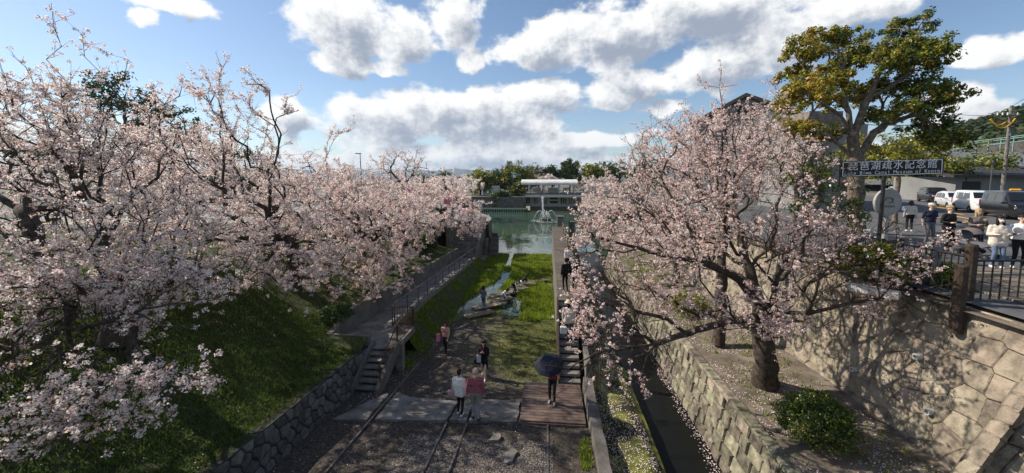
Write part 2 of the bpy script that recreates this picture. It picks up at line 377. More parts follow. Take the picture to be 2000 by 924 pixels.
def bedmat():
    m = bpy.data.materials.new('canal_bed'); m.use_nodes = True; nt = m.node_tree; b = nt.nodes['Principled BSDF']; N = nt.nodes.new; Lk = nt.links.new
    b.inputs['Roughness'].default_value = .95; b.inputs['Specular IOR Level'].default_value = .15
    geo = N('ShaderNodeNewGeometry'); sep = N('ShaderNodeSeparateXYZ'); Lk(geo.outputs['Position'], sep.inputs[0])
    n = N('ShaderNodeTexNoise'); n.inputs['Scale'].default_value = .7; n.inputs['Detail'].default_value = 8; n.inputs['Roughness'].default_value = .65; Lk(geo.outputs['Position'], n.inputs['Vector'])
    nf = N('ShaderNodeTexNoise'); nf.inputs['Scale'].default_value = 14; nf.inputs['Detail'].default_value = 6; Lk(geo.outputs['Position'], nf.inputs['Vector'])
    def rmp(v, a, bq):
        q = N('ShaderNodeMapRange'); q.interpolation_type = 'SMOOTHSTEP'; Lk(v, q.inputs[0]); q.inputs[1].default_value = a; q.inputs[2].default_value = bq; return q.outputs[0]
    def mth(op, a, bq):
        q = N('ShaderNodeMath'); q.operation = op
        for k, v in enumerate((a, bq)):
            if isinstance(v, (int, float)): q.inputs[k].default_value = v
            else: Lk(v, q.inputs[k])
        return q.outputs[0]
    # worn grass grows in the middle stretch of the bed and thickly towards the marsh
    yy = mth('ADD', sep.outputs['Y'], mth('MULTIPLY', n.outputs['Fac'], 7.0))
    xx = mth('ADD', sep.outputs['X'], mth('MULTIPLY', n.outputs['Fac'], 4.0))
    g = mth('MULTIPLY', rmp(yy, 17.2, 21), rmp(xx, -2.5, 0.4))
    g = mth('MAXIMUM', g, mth('MULTIPLY', rmp(yy, 25.5, 28.5), 1.0))
    edge = mth('MULTIPLY', rmp(mth('SUBTRACT', -3.9, xx), -.2, .7), rmp(yy, 17.5, 19))
    g = mth('MAXIMUM', g, edge)
    g = mth('MULTIPLY', g, rmp(nf.outputs['Fac'], .28, .52))
    r1 = N('ShaderNodeValToRGB'); r1.color_ramp.elements[0].color = (.035, .029, .024, 1); r1.color_ramp.elements[1].color = (.10, .085, .07, 1)
    r1.color_ramp.elements[0].position = .35; r1.color_ramp.elements[1].position = .68; Lk(nf.outputs['Fac'], r1.inputs[0])
    r2 = N('ShaderNodeValToRGB'); r2.color_ramp.elements[0].color = (.07, .085, .018, 1); r2.color_ramp.elements[1].color = (.15, .145, .045, 1)
    r2.color_ramp.elements[0].position = .35; r2.color_ramp.elements[1].position = .65; Lk(n.outputs['Fac'], r2.inputs[0])
    mx = N('ShaderNodeMix'); mx.data_type = 'RGBA'; Lk(g, mx.inputs['Factor']); Lk(r1.outputs[0], mx.inputs['A']); Lk(r2.outputs[0], mx.inputs['B'])
    Lk(mx.outputs['Result'], b.inputs['Base Color'])
    bp = N('ShaderNodeBump'); bp.inputs['Strength'].default_value = .8; bp.inputs['Distance'].default_value = .03; Lk(nf.outputs['Fac'], bp.inputs['Height']); Lk(bp.outputs[0], b.inputs['Normal'])
    MATS['canal_bed'] = m
bedmat()
lin = lambda a, b, n: list(np.linspace(a, b, n))

# streams of open water in the marsh
STREAMS = [([at(912, 612, 0), at(922, 596, 0), at(948, 578, 0), at(968, 560, 0)], .6), ([at(968, 560, 0), at(985, 545, 0), at(990, 532, 0)], .38), ([at(992, 522, 0), at(994, 512, 0), at(1000, 498, 0)], .24),
           ([at(1000, 612, 0), at(995, 590, 0), at(990, 575, 0)], .62)]
def stream_d(x, y):
    best = 9.
    for pts, w in STREAMS:
        for a, b in zip(pts, pts[1:]):
            dx, dy = b.x - a.x, b.y - a.y; t = max(0, min(1, ((x - a.x) * dx + (y - a.y) * dy) / (dx * dx + dy * dy)))
            d = math.hypot(x - a.x - t * dx, y - a.y - t * dy) / w; best = min(best, d)
    return best + .5 * fbm(x * 1.1, y * .9, 3.)
def marsh_z(x, y):
    z = bed_z(y) + .05 * fbm(x * .8, y * .8, 1.) + .02
    if y > 22:
        s = stream_d(x, y)
        if s < 1.3: z = z + (-.12 - z) * smooth01((1.3 - s) / .6)
    if y > 44: z -= .3 * smooth01((y - 44.5 - .6 * fbm(x * .5, 0, 2.)) / 1.5)
    return z
grid('canal_bed', lin(-7.42, 1.5, 60), lin(2, 47, 220), marsh_z, ['canal_bed'])
def ground_rects():
    m = MB()
    for (x0, x1, y0, y1, z) in [(-9000, 9000, 107, 9500, 3.8), (-9000, -60, -300, 107, 3.8), (70, 9000, -300, 107, 4.0), (-60, 70, -300, -6, 3.5)]:
        m.add([(x0, y0, z), (x1, y0, z), (x1, y1, z), (x0, y1, z)], [(0, 1, 2, 3)])
    m.build('ground', 'city_ground', kind='structure')
    w = MB(); w.add([(-32, 22.8, .03), (40, 22.8, .03), (40, 108, .03), (-32, 108, .03)], [(0, 1, 2, 3)])
    w.build('pond_water', 'pond', kind='structure')
ground_rects()
# left lawn and plateau
xsA = lin(-66, -22, 14) + lin(-20.5, -7.5, 34)
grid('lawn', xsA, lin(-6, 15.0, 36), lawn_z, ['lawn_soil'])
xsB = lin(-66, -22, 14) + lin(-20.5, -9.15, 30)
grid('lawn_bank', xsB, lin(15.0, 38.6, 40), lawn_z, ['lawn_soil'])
def upper_z(x, y): return 4.05 + .05 * fbm(x * .3, y * .3)
def shore_x(y): return -6.9 - 8.5 * smooth01((y - 46) / 24) - 13 * smooth01((y - 62) / 44)
def upper_ground():
    m = MB(); ys = lin(44.5, 107, 36)
    for a, b in zip(ys, ys[1:]):
        xa, xb = shore_x(a), shore_x(b)
        m.add([(-66, a, 4.05), (xa, a, 4.05), (xb, b, 4.05), (-66, b, 4.05)], [(0, 1, 2, 3)])
        m.add([(xa, a, 4.05), (xa + .25, a, -.2), (xb + .25, b, -.2), (xb, b, 4.05)], [(0, 3, 2, 1)], 1)
    m.add([(-66, 38.6, 4.2), (-10.4, 38.6, 4.2), (-10.4, 44.5, 4.05), (-66, 44.5, 4.05)], [(0, 1, 2, 3)])
    m.build('embankment', ['paving', 'concrete_dark'], kind='structure')
upper_ground()
# right side: mossy ledge, channel, terrace, street
def ledge_z(x, y): return 1.12 + .06 * fbm(x * 1.3, y * 1.3) - .28 * smooth01((x - 2.9) / .5)
grid('mossy_ledge', lin(1.72, 3.42, 14), lin(3, 46, 90), ledge_z, ['moss'])
m = MB(); m.add([(3.25, 2, .5), (5.7, 2, .5), (5.7, 46, .36), (3.25, 46, .36)], [(0, 1, 2, 3)]); m.build('channel_water', 'channel', kind='structure')
grid('terrace', lin(5.6, 9.6, 18), lin(3, 46, 70), terr_z, ['terrace_soil'])
def street_mesh():
    xs = lin(9.75, 70, 24); ys = lin(-6, 107, 50)
    o = grid('street', xs, ys, lambda x, y: street_z(x, y) if y < 46 or x > 12 else street_z(x, y) - .0, ['asphalt'])
street_mesh()

# ------------------------------------------------------------------ masonry helpers
def voronoi(w, h, cw, ch, seed, jit=.36, stag=True):
    rr = random.Random(seed); nx = max(1, round(w / cw)); ny = max(1, round(h / ch)); pts = []
    for j in range(-1, ny + 1):
        for i in range(-1, nx + 1):
            sx = (.5 if (j % 2 and stag) else 0)
            pts.append(((i + .5 + sx + rr.uniform(-jit, jit)) * w / nx, (j + .5 + rr.uniform(-jit, jit)) * h / ny))
    cells = []
    P = np.array(pts)
    for k, (x, y) in enumerate(pts):
        if not (-.2 * cw < x < w + .2 * cw and -.2 * ch < y < h + .2 * ch): continue
        poly = [(0, 0), (w, 0), (w, h), (0, h)]
        d = np.hypot((P[:, 0] - x) / cw, (P[:, 1] - y) / ch); near = np.argsort(d)[1:20]
        for q in near:
            qx, qy = P[q]; mx_, my_ = (x + qx) / 2, (y + qy) / 2; nx_, ny_ = qx - x, qy - y
            out = []
            for a, b in zip(poly, poly[1:] + poly[:1]):
                da = (a[0] - mx_) * nx_ + (a[1] - my_) * ny_; db = (b[0] - mx_) * nx_ + (b[1] - my_) * ny_
                if da <= 0: out.append(a)
                if da * db < 0: t = da / (da - db); out.append((a[0] + (b[0] - a[0]) * t, a[1] + (b[1] - a[1]) * t))
            poly = out
            if len(poly) < 3: break
        if len(poly) >= 3:
            ar = abs(sum(a[0] * b[1] - b[0] * a[1] for a, b in zip(poly, poly[1:] + poly[:1]))) / 2
            if ar > .04 * cw * ch: cells.append(poly)
    return cells
def stone(poly, fn, joint, proud, bev, rr, parent, mat, name='stone', deep=.10):
    cx = sum(p[0] for p in poly) / len(poly); cy_ = sum(p[1] for p in poly) / len(poly)
    # drop near-duplicate corners
    q = [p for k, p in enumerate(poly) if math.hypot(p[0] - poly[k - 1][0], p[1] - poly[k - 1][1]) > .02]
    if len(q) < 3: return
    def ins(d):
        o = []
        for (x, y) in q:
            L = math.hypot(x - cx, y - cy_) or 1; s = max(.3, 1 - d / L); o.append((cx + (x - cx) * s, cy_ + (y - cy_) * s))
        return o
    n = len(q); pr = proud * rr.uniform(.5, 1.3); tx, ty = rr.uniform(-.4, .4) * proud, rr.uniform(-.4, .4) * proud
    r0, r1, r2 = ins(joint), ins(joint * 1.3), ins(joint + bev)
    r3 = [(cx + (x - cx) * .5, cy_ + (y - cy_) * .5) for x, y in r2]; ph = rr.uniform(0, 99)
    dz = lambda x, y, k: pr + tx * (x - cx) + ty * (y - cy_) + k * proud * mnoise.noise(Vector((x * 3.1, y * 3.1, ph)))
    vs = [fn(x, y, -deep) for x, y in r0] + [fn(x, y, pr * .35) for x, y in r1]
    vs += [fn(x, y, dz(x, y, .5)) for x, y in r2] + [fn(x, y, dz(x, y, 1.0) + .1 * proud) for x, y in r3] + [fn(cx, cy_, dz(cx, cy_, 1.0) + .15 * proud)]
    fs = [(i * n + k, i * n + (k + 1) % n, (i + 1) * n + (k + 1) % n, (i + 1) * n + k) for i in range(3) for k in range(n)]
    fs += [(3 * n + k, 3 * n + (k + 1) % n, 4 * n) for k in range(n)]
    o = MB().add(vs, fs).build(name, mat, parent)
    return o
def wall_body(name, fn, w, h, nu, nv, mat, **kw):
    us = lin(0, w, nu); vs_ = lin(0, h, nv); m = MB()
    V = [fn(u, v, 0) for v in vs_ for u in us] + [fn(u, v, -.35) for v in vs_ for u in us]; k0 = nu * nv
    F = [(j * nu + i, j * nu + i + 1, (j + 1) * nu + i + 1, (j + 1) * nu + i) for j in range(nv - 1) for i in range(nu - 1)]
    F += [(k0 + j * nu + i, k0 + (j + 1) * nu + i, k0 + (j + 1) * nu + i + 1, k0 + j * nu + i + 1) for j in range(nv - 1) for i in range(nu - 1)]
    t = (nv - 1) * nu
    F += [(t + i, t + i + 1, k0 + t + i + 1, k0 + t + i) for i in range(nu - 1)] + [(i, k0 + i, k0 + i + 1, i + 1) for i in range(nu - 1)]
    F += [(j * nu, (j + 1) * nu, k0 + (j + 1) * nu, k0 + j * nu) for j in range(nv - 1)] + [(j * nu + nu - 1, k0 + j * nu + nu - 1, k0 + (j + 1) * nu + nu - 1, (j + 1) * nu + nu - 1) for j in range(nv - 1)]
    m.add(V, F); return m.build(name, mat, **kw)

# left rubble wall under the lawn (faces +x)
def rubble_fn(u, v, d):
    y = 5.2 + u; zb = bed_z(y) - .1; zt = ztop(y) + .04
    return Vector((-7.28 - .16 * v + d, y, zb + (zt - zb) * v))
rw = wall_body('rubble_wall', rubble_fn, 9.75, 1.0, 24, 3, 'mortar_dark',
               label='dark rubble stone retaining wall below the shaded lawn beside the rails', cat='wall')
rr = random.Random(11)
for c in voronoi(9.75, 1.25, .36, .31, 5):
    c = [(x, y / 1.25) for x, y in c]
    cc = [(x, y * 1.25) for x, y in c]
    stone(cc, lambda x, y, d: rubble_fn(x, y / 1.25, d), .022, .05, .05, rr, rw, 'stone_dark')
# lawn notch wall by the landing (faces the landing) and the concrete wall above the path
m = MB(); m.box((-8.3, 15.06, 2.0), (1.75, .16, 1.15)); m.build('landing_side_wall', 'concrete_dark', label='low concrete wall between the lawn and the stair landing', cat='wall')
def pathwall():
    ys = lin(15.0, 38.5, 25); m = MB(); V = []
    for y in ys:
        zb = (path_z(y) if y > 16.5 else 2.12) - .3; zt = ztop(y) + .06
        V += [(-9.0, y, zb), (-9.08, y, zt), (-9.3, y, zt), (-9.3, y, zb)]
    F = []
    for i in range(len(ys) - 1):
        for k in range(4): F.append((i * 4 + k, i * 4 + (k + 1) % 4, i * 4 + 4 + (k + 1) % 4, i * 4 + 4 + k))
    F += [(0, 1, 2, 3), tuple(len(V) - 4 + k for k in (3, 2, 1, 0))]
    m.add(V, F); m.build('path_retaining_wall', 'concrete_dark', label='long dark concrete wall behind the sloping footpath', cat='wall')
pathwall()
# path, landing
def footpath():
    ys = lin(17.4, 38.6, 12); m = MB(); V = []
    for y in ys:
        z = path_z(y); V += [(-9.0, y, z), (-7.34, y, z), (-7.28, y, bed_z(y) - .3), (-9.0, y, bed_z(y) - .3)]
    F = [(i * 4 + k, i * 4 + (k + 1) % 4, i * 4 + 4 + (k + 1) % 4, i * 4 + 4 + k) for i in range(len(ys) - 1) for k in range(4)] + [(0, 1, 2, 3), tuple(len(V) - 4 + k for k in (3, 2, 1, 0))]
    m.add(V, F); m.build('footpath', 'concrete', kind='structure')
    k = MB(); V = []
    for y in ys:
        z = path_z(y); V += [(-7.44, y, z + .002), (-7.44, y, z + .12), (-7.25, y, z + .12), (-7.25, y, z - .35)]
    k.add(V, F); k.build('kerb', 'concrete', kind='structure')
    # lower berm and low stepped concrete strips at the marsh edge
    b = MB(); ys = lin(24, 43, 10); V = []
    for y in ys: V += [(-7.3, y, bed_z(y) + .35), (-6.75, y, bed_z(y) + .3), (-6.7, y, bed_z(y) - .2), (-7.3, y, bed_z(y) - .2)]
    F2 = [(i * 4 + q, i * 4 + (q + 1) % 4, i * 4 + 4 + (q + 1) % 4, i * 4 + 4 + q) for i in range(len(ys) - 1) for q in range(4)] + [(0, 1, 2, 3), tuple(len(V) - 4 + q for q in (3, 2, 1, 0))]
    b.add(V, F2); b.build('marsh_kerb', 'concrete', kind='structure')
footpath()
def berm_z(x, y): return (marsh_z(x, y) - .04 + (path_z(y) - .12 - bed_z(y)) * smooth01((-6.1 - x) / 1.2) ** .8 + .05 * fbm(x * 2, y * 2) * smooth01((-6.1 - x) / .4))
grid('path_berm', lin(-7.3, -6.0, 8), lin(17.6, 40, 40), berm_z, ['lawn_soil'])
m = MB(); m.box((-7.65, 16.3, 1.98), (2.74, 2.2, .28)); lnd = m.build('stair_landing', 'concrete', kind='structure')
# lower stair
LS = empty('concrete_stair', (-6.8, 13.4, 1.1), label='short concrete stair with brown railing going up from the rails to the landing', cat='stairs')
n = 7
for k in range(n):
    z = 1.05 + (2.12 - 1.05) * (k + 1) / n; y = 13.42 + 1.78 * k / n
    MB().box((-.02, y + .14 - 13.4, z - .04 - 1.1), (.86, .30, .08), bev=.01).build('step', 'concrete', LS)
for sx in (-.52, .50):
    st = MB(); st.prism([(13.15, .85), (13.35, .85), (15.25, 1.75), (15.25, 2.30), (15.05, 2.30), (13.15, 1.32)], sx - .07, sx + .07, 'X')
    st.v = [(x, y - 13.4, z - 1.1) for x, y, z in st.v]; st.build('stringer', 'concrete_dark', LS)
MB().box((.50, 15.55 - 13.4, .35), (.28, .3, 1.3), bev=.02).build('pillar', 'concrete', LS)
# railings -------------------------------------------------------------
def railing(name, pts, h, mat, label, post_every=1.5, bars=.12, cat='railing', group=None, lower=True, rp=.028, rt=.026, rb=.011, midrails=0):
    base = Vector(pts[0]); E = empty(name, base, label=label, cat=cat, group=group)
    P = [Vector(p) - base for p in pts]
    t = MB(); t.tube([p + Vector((0, 0, h)) for p in P], rt, 6); t.build('top_rail', mat, E)
    if lower: t = MB(); t.tube([p + Vector((0, 0, .12)) for p in P], rt * .8, 5); t.build('bottom_rail', mat, E)
    for q in range(midrails):
        t = MB(); t.tube([p + Vector((0, 0, h * (q + 1) / (midrails + 1))) for p in P], rt * .6, 5); t.build('middle_rail', mat, E)
    for a, b in zip(P, P[1:]):
        L = (b - a).length; npst = max(1, round(L / post_every))
        for k in range(npst + 1):
            p = a.lerp(b, k / npst); t = MB(); t.tube([p, p + Vector((0, 0, h))], rp, 6); t.build('post', mat, E)
        if bars:
            nb = int(L / bars); me = None
            for k in range(1, nb):
                p = a.lerp(b, k / nb)
                if me is None:
                    t = MB(); t.tube([(0, 0, .12), (0, 0, h - .01)], rb, 4, cap=False); me = t.mesh('bar', mat)
                o = link('bar', me, E); o.location = p
    return E
railing('stair_railing', [(-6.28, 13.45, 1.15), (-6.28, 15.2, 2.12), (-6.28, 17.25, 2.12)], .95, 'brown_steel', 'brown steel bar railing along the lower concrete stair')
railing('landing_railing', [(-6.36, 17.3, 2.12), (-7.36, 17.3, 2.12)], .95, 'brown_steel', 'short brown bar railing across the end of the landing', post_every=1.0)
railing('path_railing', [(-7.34, 17.5, path_z(17.5) + .1), (-7.34, 38.2, path_z(38.2) + .1)], 1.0, 'grey_steel', 'dark steel post railing along the edge of the sloping footpath', bars=0, lower=True, post_every=1.7, midrails=0, rp=.034, rt=.034)

# upper stair at the end of the path
US = empty('long_stair', (-8.7, 38.6, .95), label='long concrete stair climbing from the footpath to the street behind blossoms', cat='stairs')
n = 17
for k in range(n):
    z = (4.05 - .95) * (k + 1) / n; y = 5.9 * k / n
    MB().box((-.18 * k / n, y + .2, z - .2), (2.3, .42, .4), bev=.012).build('step', 'concrete', US)
for sx in (-1.3, 1.3):
    st = MB(); q_ = .45 if sx < 0 else .16
    st.prism([(38.3, .2), (44.8, .2), (44.8, 4.1 + q_), (44.3, 4.1 + q_), (38.3, .95 + q_)], sx - .12, sx + .12, 'X')
    st.v = [(x, y - 38.6, z - .95) for x, y, z in st.v]; st.build('side_wall', 'concrete_dark', US)
railing('stair_handrail', [(-8.75, 38.8, 1.0), (-8.9, 44.4, 4.05)], .9, 'grey_steel', 'thin steel handrail up the middle of the long stair', bars=0, lower=False, post_every=1.4)
m = MB(); m.box((-7.05, 44.6, 1.0), (.35, 3.4, 2.3), bev=.03); m.build('stone_side_wall', 'concrete_dark', label='dark stained concrete wall between the long stair and the pond', cat='wall')
TS = empty('block_steps', (-6.3, 44, 0), label='short flight of dark blocks at the corner of the pond', cat='steps')
for k in range(4): MB().box((.0, -.6 + k * .55, .25 + k * .26), (1.0, .6, .5 + k * .52), bev=.02).build('step', 'concrete_dark', TS)
m = MB(); m.box((-6.5, 46.6, 1.1), (.8, .35, 2.6), bev=.03); m.box((-6.2, 46.2, .8), (.3, .6, 1.8), bev=.03); m.build('pond_gate_pier', 'concrete_dark', label='dark concrete gate pier at the left corner of the pond', cat='pier')
railing('street_railing', [(-26, 44.8, 4.1), (-10.4, 44.8, 4.1)], 1.05, 'grey_steel', 'grey street railing at the head of the long stair under blossoms', bars=.2, post_every=2)
m = MB(); m.box((-10.25, 41.6, 2.6), (.3, 6.2, 3.3)); m.build('stair_flank_wall', 'concrete_dark', label='tall dark wall on the shrub side of the long stair', cat='wall')

# rails, concrete pad, manhole marks, slabs
for x, y0, y1, lb in [(-5.72, 4, 16.3, 'long steel rail nearest the rubble wall'), (-3.2, 4, 11.6, 'steel rail in gravel second from the rubble wall'),
                      (-2.54, 4, 11.6, 'steel rail in gravel third from the rubble wall'), (.06, 4, 11.9, 'half buried rail nearest the channel wall')]:
    m = MB(); n = 14; ys = lin(y0, y1, n); dz = .05 if x < -1 else .02
    for (wx, hz0, hz1) in ((.028, .0, dz), (.012, -.1, .0)):
        V = []
        for y in ys:
            z = bed_z(y) + .03; V += [(x - wx, y, z + hz0), (x + wx, y, z + hz0), (x + wx, y, z + hz1), (x - wx, y, z + hz1)]
        F = [(i * 4 + k, i * 4 + (k + 1) % 4, i * 4 + 4 + (k + 1) % 4, i * 4 + 4 + k) for i in range(n - 1) for k in range(4)] + [(0, 1, 2, 3), tuple(len(V) - 4 + k for k in (3, 2, 1, 0))]
        m.add(V, F)
    m.build('rail', 'rail_steel', label=lb, cat='rail', group='rails set in the canal bed')
def padpoly(name, pts, z0, th, mat, label, cat, seed=0, sub=6):
    rr = random.Random(seed); P = []
    for a, b in zip(pts, pts[1:] + pts[:1]):
        for k in range(sub):
            t = k / sub; P.append((a[0] + (b[0] - a[0]) * t + rr.uniform(-.035, .035), a[1] + (b[1] - a[1]) * t + rr.uniform(-.035, .035)))
    n = len(P); V = [(x, y, bed_z(y) + z0 + th) for x, y in P] + [(x, y, bed_z(y) + z0 - .1) for x, y in P]
    F = [tuple(range(n)), tuple(range(n, 2 * n))[::-1]] + [(k, n + k, n + (k + 1) % n, (k + 1) % n) for k in range(n)]
    return MB().add(V, F).build(name, mat, label=label, cat=cat)
padpoly('concrete_slab', [(-6.95, 11.35), (-5.85, 11.45), (-5.85, 13.3), (-6.1, 13.1)], .05, .04, 'concrete', 'broken concrete slab between the rubble wall and the first rail', 'slab', 1)
padpoly('concrete_slab', [(-5.6, 11.45), (-3.25, 11.7), (-3.15, 12.95), (-5.0, 13.05), (-5.55, 13.35)], .05, .04, 'concrete', 'wide concrete slab with curved drain mark across the bed', 'slab', 2)
padpoly('concrete_slab', [(-3.13, 11.7), (-2.6, 11.72), (-2.62, 13.0), (-3.08, 12.97)], .05, .04, 'concrete', 'narrow concrete strip under the strolling couple', 'slab', 3)
padpoly('concrete_slab', [(-2.5, 11.75), (-.92, 11.85), (-.95, 13.25), (-2.3, 13.2), (-2.5, 13.0)], .05, .04, 'concrete', 'concrete slab between the couple and the wooden deck', 'slab', 4)
padpoly('flat_stone', [(-1.72, 10.7), (-1.4, 10.75), (-1.38, 11.1), (-1.6, 11.12)], .05, .04, 'concrete', 'small flat stone set in the soil near the rails', 'stone', 5, 3)
padpoly('flat_stone', [(-1.12, 9.75), (-.9, 9.85), (-.8, 10.3), (-.98, 10.5), (-1.12, 10.2)], .05, .04, 'concrete', 'long pale stone lying between rail and channel wall', 'stone', 6, 3)
padpoly('stepping_slab', [tuple(at(886, 640, .45))[:2], tuple(at(906, 632, .4))[:2], tuple(at(913, 632, .4))[:2], tuple(at(893, 642, .45))[:2]], .03, .05, 'concrete', 'small pale slab lying in front of the plank walk', 'slab', 7, 2)
# curved drain mark
m = MB(); m.tube([(-4.45 + .55 * math.cos(a), 12.25 + .3 * math.sin(a), bed_z(12.25 + .3 * math.sin(a)) + .093) for a in lin(-1.9, -.2, 9)], .012, 4); m.build('drain_mark', 'mortar_dark', label='dark curved groove on the wide concrete slab', cat='groove')

# wooden deck
DK = empty('wooden_deck', (.22, 12.1, 1.2), label='reddish brown wooden deck at the foot of the channel stairs', cat='deck')
for k in range(15):
    y = 11.95 + k * .157
    MB().box((0, y - 12.1, .10), (2.14, .145, .05), bev=.008).build('plank', 'wood_deck', DK)
MB().box((0, -.24, -.02), (2.1, .05, .18)).build('fascia', 'wood_deck', DK)
for sx in (-.9, 0, .9): MB().box((sx, 1.0, -.05), (.1, 2.2, .2)).build('joist', 'wood_grey', DK)
# stairs to the walkway
CS = empty('channel_stair', (.93, 14.35, 1.2), label='narrow stone stair rising from the wooden deck along the channel', cat='stairs')
n = 12
for k in range(n):
    MB().box((0, .16 + k * .30, .09 + k * .178), (.80, .34, .12), bev=.012).build('step', 'concrete', CS)
    MB().box((0, .22 + k * .30, -.02 + k * .178), (.76, .2, .16)).build('riser', 'mortar_dark', CS)
st = MB(); st.prism([(-.1, -.6), (3.7, -.6), (3.7, 2.35), (3.4, 2.35), (-.1, .3)], -.46, -.4, 'X'); st.build('stringer', 'wood_post', CS)
# walkway wall behind the stairs, running to the pond
m = MB(); m.box((1.17, 32.2, 1.5), (1.26, 28.2, 3.6), bev=.02); m.build('walkway_wall', 'concrete_dark', label='long wall carrying the raised walkway beside the marsh', cat='wall')
for k in range(20):
    pass
WK = empty('walkway', (1.17, 18.1, 3.3), label='raised timber walkway between the marsh and the channel', cat='walkway')
bme = MB().box((0, 0, .035), (1.3, .42, .06), bev=.008).mesh('board', 'wood_dark')
for k in range(62):
    o = link('board', bme, WK); o.location = (0, .22 + k * .45, 0)
def wkpost(x, y, h, lab):
    E = empty('walkway_post', (x, y, 3.2), label=lab, cat='post', group='posts along the raised walkway')
    MB().box((0, 0, h / 2), (.14, .14, h), bev=.015).build('shaft', 'wood_grey', E)
    MB().box((0, 0, h + .02), (.18, .18, .05), bev=.01).build('cap', 'wood_grey', E)
for k, y in enumerate((24, 28, 32, 36, 40)):
    wkpost(1.72, y, 1.0, ['nearest', 'second', 'third', 'fourth', 'farthest'][k] + ' grey timber post on the channel side of the walkway')
m = MB(); m.tube([(1.72, 18.5, 4.1), (1.72, 44, 4.1)], .035, 6); m.tube([(1.72, 18.5, 3.75), (1.72, 44, 3.75)], .03, 6); m.build('walkway_handrail', 'wood_grey', label='twin grey handrail along the channel side of the walkway', cat='handrail')
m = MB(); m.box((1.55, 46.4, 2.0), (.75, .8, 5.0), bev=.04); m.box((1.55, 46.4, 4.55), (.85, .9, .12), bev=.03); m.build('sluice_pier', 'concrete', label='tall pale concrete sluice pier where the walkway meets the pond', cat='pier')
m = MB(); m.box((2.9, 46.2, 1.9), (.7, .7, 4.2), bev=.04); m.build('sluice_pier', 'concrete_dark', label='lower dark sluice pier beside the tall pale one', cat='pier')
# front wall between bed and ledge
fw = MB(); ys = lin(3, 14.3, 24); V = []; rr = random.Random(4)
for y in ys:
    V += [(1.36 + rr.uniform(-.02, .02), y, bed_z(y) - .3), (1.40 + rr.uniform(-.02, .02), y, 1.62 + rr.uniform(-.03, .03)), (1.72 + rr.uniform(-.03, .03), y, 1.58 + rr.uniform(-.04, .04)), (1.76, y, .7)]
F = [(i * 4 + k, i * 4 + (k + 1) % 4, i * 4 + 4 + (k + 1) % 4, i * 4 + 4 + k) for i in range(len(ys) - 1) for k in range(4)] + [(0, 1, 2, 3), tuple(len(V) - 4 + k for k in (3, 2, 1, 0))]
fw.add(V, F).build('channel_wall', 'concrete_dark', label='low stained wall between the canal bed and the mossy ledge', cat='wall')
m = MB(); m.box((1.62, 16.3, 1.5), (.2, 4.0, 1.3), bev=.02); m.build('stair_side_wall', 'concrete_dark', label='low wall on the channel side of the narrow stair', cat='wall')
# channel side of the ledge
m = MB(); m.box((3.32, 24.5, .33), (.18, 43, .9)); m.build('ledge_edge', 'mortar_dark', kind='structure')

# block wall on the far side of the channel (faces -x), courses of squared stones
def block_fn(u, v, d): return Vector((5.30 + .17 * v - d, 5.0 + u, .35 + v))
BW = wall_body('block_wall', lambda u, v, d: block_fn(u, v, d - .03), 31., 2.1, 30, 3, 'mortar_dark',
               label='coursed stone block wall along the dark water channel', cat='wall')
rr = random.Random(21); zc = 0.; hs = [.42, .40, .43, .40, .42]
for j, hh in enumerate(hs):
    u = -rr.uniform(0, .4)
    while u < 30.5:
        L = rr.uniform(.42, .78); a, b = max(0, u), min(31., u + L)
        if b - a > .15:
            stone([(a, zc), (b, zc + rr.uniform(-.02, .02)), (b, zc + hh), (a, zc + hh + rr.uniform(-.02, .02))], block_fn, .034, .06, .03, rr, BW, 'stone_block', name='block')
        u += L
    zc += hh
k = 0; y = 5.0
CP = empty('coping', (5.6, 5, 2.45), label='mossy coping stones along the top of the block wall', cat='coping')
while y < 36:
    L = rr.uniform(.8, 1.3); MB().box((.05 + rr.uniform(-.02, .02), y + L / 2 - 5, .04), (.34, L - .02, .14), bev=.03).build('coping_stone', 'stone_block', CP); y += L

# tan masonry bank (faces -x and up), curved in plan: base near x 8.9, top at the street
def tan_fn(u, v, d):
    y = 7.6 + u
    bow = .35 * math.sin(max(0., min(1., (y - 7.6) / 9)) * math.pi)
    x = 8.75 + 1.05 * v + bow * (1 - v) * .5; z = 2.35 + 3.85 * v
    n = Vector((-.965, 0, .26))
    return Vector((x, y, z)) + n * d
TB = wall_body('masonry_bank', lambda u, v, d: tan_fn(u, v, d - .02), 30., 1.0, 40, 6, 'mortar_tan', label='tan stone masonry bank rising from the petal covered terrace to the street', cat='wall')
rr = random.Random(31)
for c in voronoi(24., 4.0, .60, .54, 8, jit=.33, stag=False):
    stone(c, lambda x, y, d: tan_fn(x, y / 4.0, d), .005, .035, .03, rr, TB, 'stone_tan')
